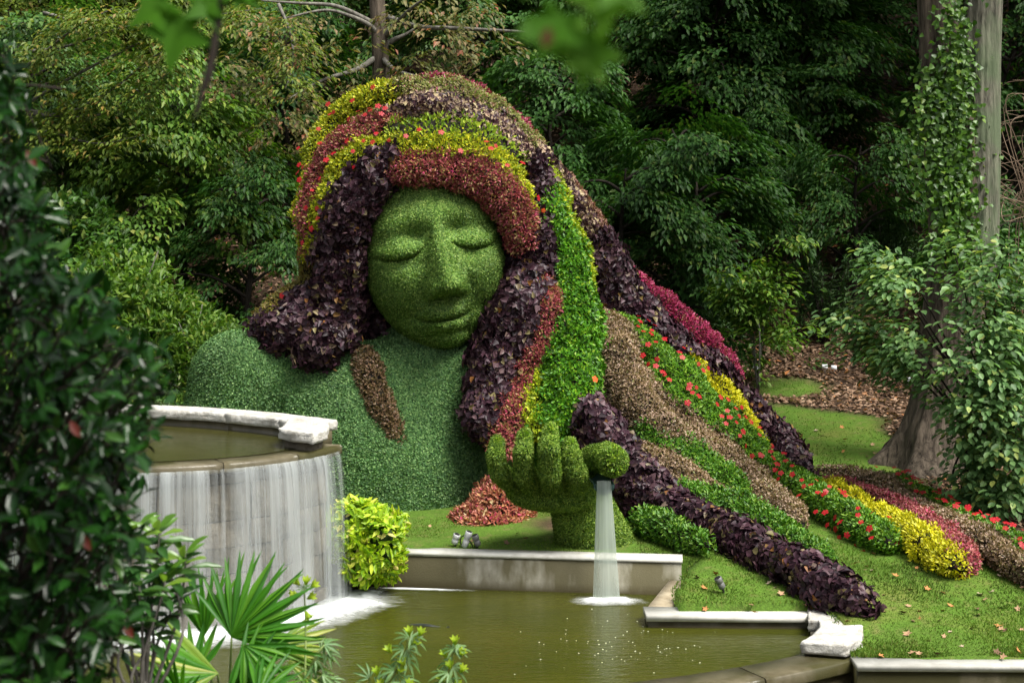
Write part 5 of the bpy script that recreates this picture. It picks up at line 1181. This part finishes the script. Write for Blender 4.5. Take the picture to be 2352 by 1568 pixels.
for e in twigs:
    out_ = nrm(e - np.array([-2.3, 5.8, e[2] - .25]) + R.normal(0, .3, 3)); pt = spline([e - out_ * .30 - np.array([0, 0, .10]), e - out_ * .12, e], n=3); items.append(tube(pt, np.linspace(.006, .0025, len(pt)), 4))
    for k in range(8):
        c = e - out_ * .17 * R.random(); a = nrm(np.cross(out_, rvec(1)[0])); D = nrm(out_ * R.uniform(.25, 1.0) + a * .9 + np.array([0, 0, .05])); N = nrm(out_ * .5 + np.array([0, -.25, .85]) - D * .3 + R.normal(0, .35, 3)); lf.append((c, D, N, R.uniform(.055, .10)))
for k in range(26):
    e = twigs[k]; items.append(tube(spline([root + R.normal(0, .2, 3), (root + e) * .5 + R.normal(0, .12, 3), e], n=4), np.linspace(.022, .005, 9), 5))
mk('stem', *joinVF(items), M_DKTWIG, shrub)
def px_of(p): return 1176 + p[0] * F_PX / p[1], HOR + (CAMZ - p[2]) * F_PX / p[1]
lf.sort(key=lambda t: t[0][1]); own_, rest = [], []
for t in lf:
    x, y = px_of(t[0]); (own_ if len(own_) < 290 and 0 < x < 450 and 100 < y < 1560 and R.random() < .5 else rest).append(t)
q = [np.array([t[i] for t in rest]) for i in range(4)]; V, F, r = leafset(q[0], q[1], q[2], q[3], q[3] * .40, 'long'); tag(mk('leaves', V, F, M_GLOSS, shrub, rnd=r, smooth=True), kind='stuff')
GB_ = [leaf_base(M_GLOSS, 'long', v) for v in (.1, .3, .5, .7, .9)]
for i, (P_, D, N, L) in enumerate(own_): leaf_obj(GB_[i % 5], P_, D, N, L, L * .40, shrub)
M_OLD = leafmat('old_red_leaf', [(0, (.07, .012, .008)), (1, (.11, .02, .01))], .4, .4, .3, 2, .2); OLD = leaf_base(M_OLD)
for x, y, Y in [(160,965,4.6),(185,1225,4.6),(285,1430,5.2),(60,345,4.7)]:
    tag(leaf_obj(OLD, W(x, y, Y), np.array([.5, 0, -.8]), np.array([.2, -1, .3]), .065, .03, shrub), 'old red leaf')
# laurel with young light shoots
lau = thing('laurel_shrub', W(330, 1500, 8.0) - np.array([0, 0, .6]), 'laurel shrub with pale young shoots in front of the waterfall', 'shrub'); items = []
YB = [leaf_base(M_YOUNG, 'long', v) for v in (.2, .5, .9)]; DB = [leaf_base(M_DEEP, 'long', v) for v in (.2, .6, .9)]; lb0 = W(330, 1640, 8.0)
for x, y, Y, yng in [(365,1205,8,1),(345,1270,8,1),(425,1265,8,1),(375,1320,7.9,1),(300,1255,7.9,0),(320,1330,7.8,0),(390,1370,8,0),(300,1400,7.9,0),(350,1430,8,0),(260,1340,7.8,0),(280,1450,8,0),(340,1350,8.1,0),(395,1290,8,0),(310,1210,8,1)]:
    e = W(x, y + 40, Y); items.append(tube(spline([lb0, lb0 * .4 + e * .6 + R.normal(0, .06, 3), e, W(x, y, Y)], n=4), np.linspace(.012, .004, 13), 5))
    for k in range(11):
        a = k * 2.4; up_ = .9 - .11 * k; D = np.array([math.cos(a), math.sin(a) * .8, up_ * (1.0 if yng else .55)]); c = W(x, y + 8 + k * 4, Y)
        leaf_obj((YB if yng and k < 6 else DB)[k % 3], c, D, np.array([0, -.45, 1.0]) - .5 * nrm(D) + R.normal(0, .15, 3), R.uniform(.16, .22) if not yng or k > 3 else R.uniform(.12, .2), R.uniform(.045, .062), lau)
mk('stem', *joinVF(items), M_TWIG, lau)
# ---------------- fan palm
M_PALM = leafmat('palm_leaflets', [(0, (.022, .110, .006)), (.5, (.042, .165, .008)), (1, (.090, .230, .014))], .42, .3, .4, 2.5, .15)
M_PALMY = leafmat('palm_leaflets_yellowed', [(0, (.08, .17, .015)), (.6, (.17, .26, .03)), (1, (.32, .33, .06))], .4, .4, .35, 2.5, .15)
def leaflet_mesh(mat, rv):
    V = []
    for t, w_ in ((0, .012), (.3, .050), (.58, .074), (.8, .045), (.93, .022), (1.0, .003)):
        z = -.16 * t**2.2
        for s, dz in ((-1, .022), (0, 0), (1, .022)): V.append((t, s * w_, z + dz * (w_ / .07)))
    i = np.arange(5)[:, None] * 3; j = np.arange(2)[None]; F = np.stack([i + j, i + j + 3, i + j + 4, i + j + 1], -1).reshape(-1, 4)
    return mesh_data('leaflet', np.array(V), F, mat, rnd=np.full(len(V), rv))
LF = [leaflet_mesh(M_PALM, v) for v in (.1, .4, .6, .9)]; LFY = [leaflet_mesh(M_PALMY, v) for v in (.2, .5, .9)]
M_PET = plainmat('palm_stalk', (.05, .09, .02), (.09, .13, .03), 12, .5)
def frond(parent, hub, ex, ey, a0, a1, n, rad, foot, mats=LF, cup=.18, lab=None):
    """ex, ey: unit axes of the fan plane; leaflets from angle a0 to a1 (degrees)"""
    ex, ey = nrm(np.array(ex, float)), np.array(ey, float); ey = nrm(ey - ex * (ex @ ey)); nz = np.cross(ex, ey)
    st = mk('frond', *tube(spline([foot, foot * .4 + hub * .6 + np.array([0, 0, .05]), hub], n=5), np.linspace(.013, .007, 11), 6), M_PET, parent)
    if lab: st['label'] = lab
    for k in range(n):
        a = math.radians(a0 + (a1 - a0) * (k + R.uniform(-.15, .15)) / (n - 1)); f = k / (n - 1); L = rad(f) * R.uniform(.95, 1.04)
        D = ex * math.cos(a) + ey * math.sin(a) + nz * cup * R.uniform(.5, 1.5); D = nrm(D); tl = (.5 if k % 2 else -.5); s = nrm(np.cross(nz + tl * (-ex * math.sin(a) + ey * math.cos(a)), D)); u = np.cross(D, s)
        o = link('leaflet', mats[k % len(mats)], st, (0, 0, 0)); w_ = L * .55
        o.matrix_basis = Matrix(((D[0]*L, s[0]*w_, u[0]*L, hub[0]), (D[1]*L, s[1]*w_, u[1]*L, hub[1]), (D[2]*L, s[2]*w_, u[2]*L, hub[2]), (0, 0, 0, 1)))
palm = thing('fan_palm', W(520, 1800, 9.6), 'green fan palm with a large pleated fan in front of the waterfall', 'palm'); pf = W(520, 1800, 9.6); k_ = 9.6 / F_PX
frond(palm, W(532, 1462, 9.5), (1, 0, .0), (0, .35, 1), 128, -14, 27, lambda f: (150 + 60 * math.sin(min(f * 1.25, 1) * math.pi * .62)) * k_, pf, LF, .12, 'large upright pleated fan')
frond(palm, W(468, 1462, 9.9), (1, .3, 0), (0, .2, 1), 122, 62, 12, lambda f: 160 * k_, pf)
frond(palm, W(500, 1545, 9.2), (-1, -.35, .05), (0, .9, .45), -38, 60, 16, lambda f: 190 * k_, pf, LFY + LF, .05)
frond(palm, W(540, 1575, 9.3), (1, -.2, 0), (0, .6, .8), 8, 92, 14, lambda f: 150 * k_, pf)
frond(palm, W(625, 1490, 9.8), (1, .2, .12), (0, .9, .5), -38, 42, 13, lambda f: 160 * k_, pf, LFY, .02)
frond(palm, W(560, 1480, 9.3), (.6, -.5, -.8), (.8, .2, .3), -50, 55, 13, lambda f: 120 * k_, pf, LF, .05)
frond(palm, W(420, 1600, 9.0), (-.3, -.2, 1), (-.7, .5, .2), -60, 60, 14, lambda f: 130 * k_, pf)
frond(palm, W(590, 1600, 9.0), (1, -.2, .1), (0, .8, .6), 0, 110, 15, lambda f: 120 * k_, pf, LF, .1)
frond(palm, W(440, 1560, 9.4), (-1, .2, .1), (0, .5, .8), 20, 120, 14, lambda f: 130 * k_, pf, LF, .08)
frond(palm, W(660, 1520, 9.7), (1, .1, -.3), (.2, .8, .4), -40, 50, 12, lambda f: 100 * k_, pf, LFY, .02)
p2 = thing('fan_palm', W(-80, 900, 6.9), 'shiny pale fan palm behind the dark glossy shrub', 'palm'); k2 = 6.9 / F_PX
M_PALMW = leafmat('shiny_palm_leaflets', [(0, (.05, .10, .05)), (1, (.14, .20, .11))], .22, .7, .2, 2.5, .1); LFW = [leaflet_mesh(M_PALMW, v) for v in (.2, .8)]
frond(p2, W(-40, 500, 6.9), (1, .1, .05), (0, .8, .6), -40, 45, 15, lambda f: 175 * k2, W(-80, 900, 6.9), LFW, .05)
frond(p2, W(-30, 620, 6.9), (1, .1, -.1), (0, .8, .6), -40, 45, 13, lambda f: 150 * k2, W(-80, 900, 6.9), LFW, .05)
# ---------------- hibiscus-like stems in front of the pool
M_HIB = leafmat('narrow_hibiscus_leaves', [(0, (.06, .15, .045)), (.6, (.12, .23, .08)), (1, (.20, .30, .12))], .4, .45, .35, 3, .1)
M_BUD = leafmat('yellow_green_buds', [(0, (.20, .33, .02)), (1, (.42, .50, .04))], .45, .4, .35, 3, .1)
M_STEMG = plainmat('pale_green_stem', (.13, .19, .05), (.20, .26, .08), 12, .5)
def palmate(): 
    n = 5; a = np.radians([-70, -35, 0, 35, 70]); V, F, r = leafset(np.zeros((n, 3)), np.c_[np.cos(a), np.sin(a), -.12 * np.ones(n)], np.tile([0, 0, 1.0], (n, 1)), np.array([.7, .9, 1.0, .9, .7]), .16, 'long'); V[:, 2] -= .35 * (V[:, 0]**2 + V[:, 1]**2)
    return mesh_data('leaf', V, F, M_HIB, rnd=np.full(len(V), R.random()), smooth=True)
PMESH = [palmate() for _ in range(4)]
def bud():
    V, F, r = cat_sets([leafset(np.zeros((6, 3)), np.c_[np.cos(np.arange(6) * 1.05) * .45, np.sin(np.arange(6) * 1.05) * .45, np.ones(6)], np.c_[-np.cos(np.arange(6) * 1.05), -np.sin(np.arange(6) * 1.05), .4 * np.ones(6)], 1.0, .42, 'long')]); return mesh_data('bud', V, F, M_BUD, rnd=R.random(len(V)), smooth=True)
BMESH = [bud(), bud()]
def hib(label, Y, stems, leaves, buds, s=1.0):
    t = thing('hibiscus', W(stems[0][0][0], stems[0][0][1], Y), label, 'plant'); k = Y / F_PX
    for q in stems: pt = spline([W(x, y, Y + R.normal(0, .03)) for x, y in q], n=5); mk('stem', *tube(pt, np.linspace(.011, .005, len(pt)), 6), M_STEMG, t, smooth=True)
    for i, (x, y, a, ln) in enumerate(leaves):
        D = np.array([math.cos(RAD(a)), R.uniform(-.5, .3), math.sin(RAD(a))]); leaf_obj(PMESH[i % 4], W(x, y, Y + R.normal(0, .03)), D, np.array([0, -.5, .8]), ln * k * s, ln * k * s, t)
    for i, (x, y, a) in enumerate(buds):
        o = leaf_obj(BMESH[i % 2], W(x, y, Y - .02), np.array([0, 0, 0.0]) + np.array([1, 0, 0]), np.array([0, -1, 0.0]), 1, 1, t); o.name = 'bud'
        d = Vector((math.cos(RAD(a)), -.3, math.sin(RAD(a)))); mt = d.to_track_quat('Z', 'Y').to_matrix().to_4x4(); sc = 26 * k
        o.matrix_basis = Matrix.Translation(Vector(W(x, y, Y - .02).tolist())) @ mt @ Matrix.Scale(sc, 4)
hib('thin green hibiscus stems with yellow buds at the bottom left of centre before the pool', 9.8, [[(800,1760),(860,1600),(895,1562),(928,1505),(938,1462)], [(838,1600),(880,1575),(912,1535)], [(858,1600),(852,1570),(843,1550)], [(930,1700),(915,1600),(908,1570)]],
    [(938,1462,150,38),(944,1462,-20,44),(928,1490,170,40),(935,1490,-40,50),(920,1515,200,44),(930,1512,-25,52),(905,1540,160,46),(912,1545,-50,48),(890,1560,190,42),(900,1565,-70,40),(848,1555,120,40),(838,1580,170,50),(830,1600,190,48),(870,1570,60,40),(925,1560,-10,46),(945,1470,60,30),(880,1590,200,40),(935,1590,0,40)],
    [(941,1460,95),(962,1462,70),(930,1530,110),(868,1552,100),(912,1548,60),(900,1500,120),(880,1580,110),(935,1580,70),(944,1480,40),(905,1600,80)])
hib('thin green hibiscus stem with yellow buds at the bottom centre before the pool', 9.8, [[(1010,1760),(1020,1620),(1030,1560),(1038,1515),(1044,1478)], [(1026,1570),(1010,1545),(1004,1535)]],
    [(1042,1490,170,36),(1046,1490,10,36),(1036,1520,185,44),(1040,1530,-30,48),(1030,1545,175,46),(1032,1560,-40,50),(1022,1570,190,48),(1045,1500,50,30),(1026,1590,0,48),(1012,1580,170,40)],
    [(1045,1482,90),(1026,1512,110),(1054,1508,60),(1036,1538,100),(1056,1545,60),(1020,1568,110),(1044,1580,60)])
hib('pale narrow leaved hibiscus stems beside the fan palm', 9.7, [[(690,1780),(700,1560),(702,1440),(698,1340)], [(700,1560),(730,1500),(745,1480)], [(692,1640),(720,1570),(740,1550)]],
    [(700,1350,40,24),(698,1352,150,24),(745,1480,10,50),(742,1482,-40,50),(738,1488,60,34),(722,1510,-20,52),(715,1530,-60,54),(740,1550,-10,56),(735,1552,-60,52),(725,1560,-90,52),(712,1575,-30,56),(705,1540,200,40),(752,1500,-25,44),(760,1560,0,40)],
    [(702,1345,80),(690,1345,130),(712,1350,40),(690,1372,150),(704,1375,30),(700,1400,-60),(686,1362,180)], .9)
# ---------------- lime coleus beside the wall
lc = thing('lime_coleus', W(850, 1330, 17.4), 'bright lime yellow coleus bush between waterfall and concrete wall', 'shrub'); M_LIME = leafmat('lime_coleus_leaves', [(0, (.13, .26, .010)), (.5, (.30, .44, .015)), (.85, (.46, .54, .03)), (1, (.60, .50, .18))], .45, .35, .35, 2.5, .15)
ax3 = [np.arange(-2.6, -.9, .06), np.arange(16.6, 18.4, .06), np.arange(-.1, 1.4, .06)]; g3 = np.meshgrid(*ax3, indexing='ij')
f = s_ell(*g3, W(818, 1228, 17.45), (.24, .30, .26))
for x, y, Y, rx, rz in [(848, 1262, 17.35, .20, .24), (846, 1302, 17.3, .15, .14), (800, 1192, 17.5, .17, .12), (845, 1200, 17.5, .22, .10), (890, 1218, 17.45, .13, .07), (862, 1232, 17.3, .2, .12)]: f = smin(f, s_ell(*g3, W(x, y, Y), (rx, .28, rz)), .10)
V0, F0 = nets_grid(f, ax3); V0 = V0 + vnormals(V0, tris(F0)) * ((hash_noise(V0[:, 0] + V0[:, 1], V0[:, 2] + .5 * V0[:, 1], 4.5, 12) - .6) * .16)[:, None]; mk('plant_core', V0, F0, M_BODYCORE, lc, smooth=True); P, N = sample(V0, tris(F0), 2300); cl = (.22 * hash_noise(P[:, 0] + P[:, 1], P[:, 2], 7, 3)**1.5)[:, None]
V, F, r = cover(P + N * cl, N, .115, .05, 5, 65, 'long', (0, -.05, -.25), .4); tag(mk('foliage', V, F, M_LIME, lc, rnd=r), kind='stuff')
leaf_objs(P + N * cl, N, 220, .12, .055, 'long', M_LIME, lc, 5, 60, (0, -.05, -.25), lift=.03)
# ---------------- hanging twig and near leaves at the top (out of focus)
M_NEAR = leafmat('overhanging_leaves', [(0, (.040, .13, .004)), (1, (.085, .21, .010))], .6, .15, .5, 3, .1); NB = [leaf_base(M_NEAR, 'lobed', v) for v in (.1, .5, .9)]; NO = leaf_base(M_OLD, 'long')
ht = thing('hanging_twig', W(515, -250, 3.3), 'dark dead twig with dark leaves hanging down at the top left', 'twig'); YH = 3.3
mk('stem', *tube(spline([W(515, -260, YH), W(508, 0, YH), W(494, 90, YH), W(480, 170, YH), W(462, 220, YH), (W(448, 272, YH))], n=6), np.interp(np.arange(31), [0, 16, 18, 30], [.010, .009, .011, .004]), 7), M_DKTWIG, ht, smooth=True)
mk('side_twig', *tube(spline([W(515, -120, YH), W(470, -40, YH), W(420, 20, YH)], n=5), np.linspace(.006, .003, 11), 5), M_DKTWIG, ht)
for x, y, a, ln in [(420, 20, -100, 110), (400, 0, -150, 90), (455, -20, -60, 80), (505, -20, -130, 70), (520, -30, 10, 90), (540, -30, -40, 60)]:
    leaf_obj(NB[0], W(x, y, YH), np.array([math.cos(RAD(a)), -.2, math.sin(RAD(a))]), np.array([.2, -1, .5]), 1.4 * ln * YH / F_PX, 1.2 * ln * YH / F_PX, ht)
oh = thing('overhanging_branch', W(1420, -330, 1.8), 'bright green blurred leaves of a branch overhanging the top centre', 'branch'); YO = 1.8
mk('stem', *tube(spline([W(1700, -420, YO), W(1480, -260, YO), W(1380, -100, YO), W(1330, 30, YO)], n=6), np.linspace(.008, .003, 19), 6), M_TWIG, oh)
for i, (x, y, a, ln) in enumerate([(1300, 20, -120, 120), (1350, 60, -95, 135), (1260, 60, -20, 120), (1230, 40, -60, 90), (1380, -60, -40, 120), (1330, 90, -60, 110), (1180, -70, -20, 110), (1100, -60, -20, 110), (1400, -60, -100, 140), (1240, 70, 190, 60)]):
    leaf_obj(NB[i % 3], W(x, y, YO + .03 * (i % 4)), np.array([math.cos(RAD(a)), -.25, math.sin(RAD(a))]), np.array([.1, -1, .7]), 1.15 * ln * YO / F_PX, 1.1 * ln * YO / F_PX, oh)
tag(leaf_obj(NO, W(1262, 62, YO - .02), np.array([-.2, 0, -1]), np.array([0, -1, .3]), 50 * YO / F_PX, 28 * YO / F_PX, oh), 'one rusty orange leaf')
# ---------------- garden spotlights
m, nt, out = new_mat('brushed_aluminium'); bsdf(nt, out, (.62, .63, .64), .4, .5, Metallic=.15); M_ALU = m
m, nt, out = new_mat('dark_bronze'); bsdf(nt, out, (.16, .16, .155), .4, .5, Metallic=.2); M_BRZ = m
M_BLK = plainmat('black_cable', (.01, .01, .01), (.02, .02, .02), 10, .5)
def cyl(a, b, prof, ns=14):
    a, b = np.array(a, float), np.array(b, float); return tube([a + (b - a) * t for t, _ in prof], [r for _, r in prof], ns)
def spot(label, gx, gy, top, bottom, mat, cable=None):
    g = G(gx, gy); Y = g[1]; t = thing('spotlight', g, label, 'spotlight', 'garden spotlights on the lawn'); a, b = W(*bottom, Y), W(*top, Y - .03)
    mk('body', *cyl(a, b, [(0, .030), (.08, .042), (.45, .042), (.5, .036), (.55, .036), (.6, .045), (.97, .045), (1.0, .040)]), mat, t, smooth=False)
    mk('lens', *cyl(b, b + (b - a) * .02, [(0, .038), (.5, .036), (1, .020)]), M_BLK, t); mk('stake', *tube([g - np.array([0, 0, .12]), g + np.array([0, 0, .03]), a], [.012, .012, .014], 6), M_BLK, t)
    if cable: mk('cable', *tube(spline([W(x, y, Y) for x, y in cable], n=5), .008, 5), M_BLK, t)
spot('silver spotlight at the left end of the lamp trio on the lawn', 1046, 1254, (1050, 1226), (1043, 1248), M_ALU)
spot('thin silver pole lamp with looped black cable between two spotlights', 1068, 1256, (1078, 1220), (1066, 1256), M_ALU, [(1076,1228),(1060,1232),(1058,1248),(1066,1254),(1076,1240),(1084,1250),(1086,1256)])
spot('dark grey spotlight at the right end of the lamp trio on the lawn', 1096, 1258, (1090, 1228), (1098, 1252), M_BRZ)
spot('lone dark spotlight tilted on the lawn right of the pool', 1662, 1362, (1648, 1326), (1660, 1350), M_BRZ)
# ---------------- small white plant labels
M_TAG = plainmat('white_label', (.70, .72, .74), (.78, .80, .82), 4, .4)
for gx, gy, lb in [(1984, 792, 'white plant label under the dark shrub on the leaf litter'), (1895, 860, 'white plant label in the middle of the leaf litter'), (1916, 862, 'white plant label just right of another on the leaf litter'), (1736, 862, 'white plant label beside the foot of the sapling'), (2086, 890, 'white plant label next to the big ivy trunk')]:
    g = G(gx, gy); t = thing('plant_label', g, lb, 'label', 'small white plant labels'); V, F = box(g[0] - .055, g[0] + .055, g[1] - .006, g[1] + .006, g[2] + .12, g[2] + .20); V[4:, 1] += .04; mk('card', V, F, M_TAG, t); mk('stake', *tube([g - np.array([0, 0, .05]), g + np.array([0, .01, .15])], .006, 5), M_BRZ, t)
# ---------------- fallen leaves on the lawn
FLM = []
for c0, c1 in (((.30, .17, .09), (.42, .27, .16)), ((.36, .16, .05), (.45, .2, .07)), ((.10, .06, .035), (.16, .09, .05)), ((.40, .30, .20), (.5, .4, .28))):
    mt = plainmat('fallen_leaf_' + str(len(FLM)), c0, c1, 20, .7); tv, tf = LEAF['lobed']; tv = tv.copy(); tv[:, 2] += .5 * tv[:, 1]**2 + .25 * tv[:, 0]**2; FLM.append(mesh_data('fallen_leaf', tv, tf, mt))
cnt = 0
while cnt < 110:
    px, py = (R.uniform(1600, 2352), R.uniform(1230, 1515)) if cnt < 78 else ((R.uniform(900, 1260), R.uniform(1210, 1262)) if cnt < 88 else (R.uniform(1780, 2080), R.uniform(980, 1075)))
    Y = gY(px, py); p_ = W(px, py, Y)
    if lawn_amount(p_[0], p_[1]) < .8 or Y > 29 or p_[2] < 0: continue
    dmin = min(float(np.min(np.linalg.norm(cs[:, :2] - p_[:2], axis=1) - rs * 1.2)) for cs, rs in chains)
    if dmin < .05: continue
    s = R.uniform(.05, .095); o = link('fallen_leaf', FLM[int(R.choice(4, p=[.4, .2, .25, .15]))], None, p_ + np.array([0, 0, .02])); o.scale = (s, s, s); o.rotation_euler = (R.normal(0, .35), R.normal(0, .35), R.uniform(0, 6.28))
    ci = FLM.index(o.data); col = ('tan', 'orange', 'dark brown', 'pale')[ci]
    zone = ('near the lamp trio by the concrete wall' if px < 1300 else 'on the far lawn by the big tree' if py < 1100 else 'beside the lone spotlight' if px < 1760 and py > 1300 else 'beside the lowest purple strand' if px < 1960 and py < 1400 else
            'by the white stone pier' if px < 2080 and py > 1400 else 'along the bottom curb' if py > 1470 else 'below the tip of the yellow strand' if py < 1400 else 'on the open lawn at the bottom right')
    size = 'small' if s < .065 else 'large' if s > .08 else 'curled'
    tag(o, size + ' ' + col + ' fallen leaf ' + zone, 'leaf', 'fallen leaves scattered on the lawn'); cnt += 1
# bubbles drifting on the pool
V, F = [], []
for k in range(90):
    px, py = R.normal(1430, 110), R.normal(1475, 50)
    if py > 1600 or py < 1395 or px > 1830: continue
    c = on_plane(px, py, 0.004); r_ = R.uniform(.004, .010); b = len(V)
    for j in range(6): V.append(c + np.array([math.cos(j * 1.047) * r_, math.sin(j * 1.047) * r_, 0]))
    V.append(c + np.array([0, 0, r_ * .6])); F += [(b + j, b + (j + 1) % 6, b + 6) for j in range(6)]
tag(mk('bubbles', np.array(V), np.array(F), plainmat('foam_bubbles', (.42, .44, .36), (.6, .62, .55), 4, .4), smooth=True), 'small white bubbles drifting on the pool', kind='stuff')
# dark fish just under the surface
fc = on_plane(975, 1436, .0); fish = thing('koi', fc, 'dark fish with its back at the surface of the green pool', 'fish')
pt = spline([fc + np.array(q) for q in ((-.20, .05, -.012), (-.06, .02, .0), (.06, -.02, .0), (.22, -.05, -.012))], n=5); M_FISH = plainmat('dark_fish_skin', (.012, .016, .012), (.03, .035, .03), 20, .3, .5)
V, F = tube(pt, np.interp(np.arange(len(pt)), [0, 5, 10, len(pt) - 1], [.008, .03, .03, .006]), 10); V[:, 2] = fc[2] + (V[:, 2] - fc[2]) * .7; mk('fish_body', V, F, M_FISH, fish, smooth=True)
V = np.array([fc + np.array(q) for q in ((.21, -.05, -.004), (.30, -.02, .004), (.27, -.06, .002), (.29, -.11, .004))]); mk('tail', V, np.array([(0, 1, 2), (0, 2, 3)]), M_FISH, fish)
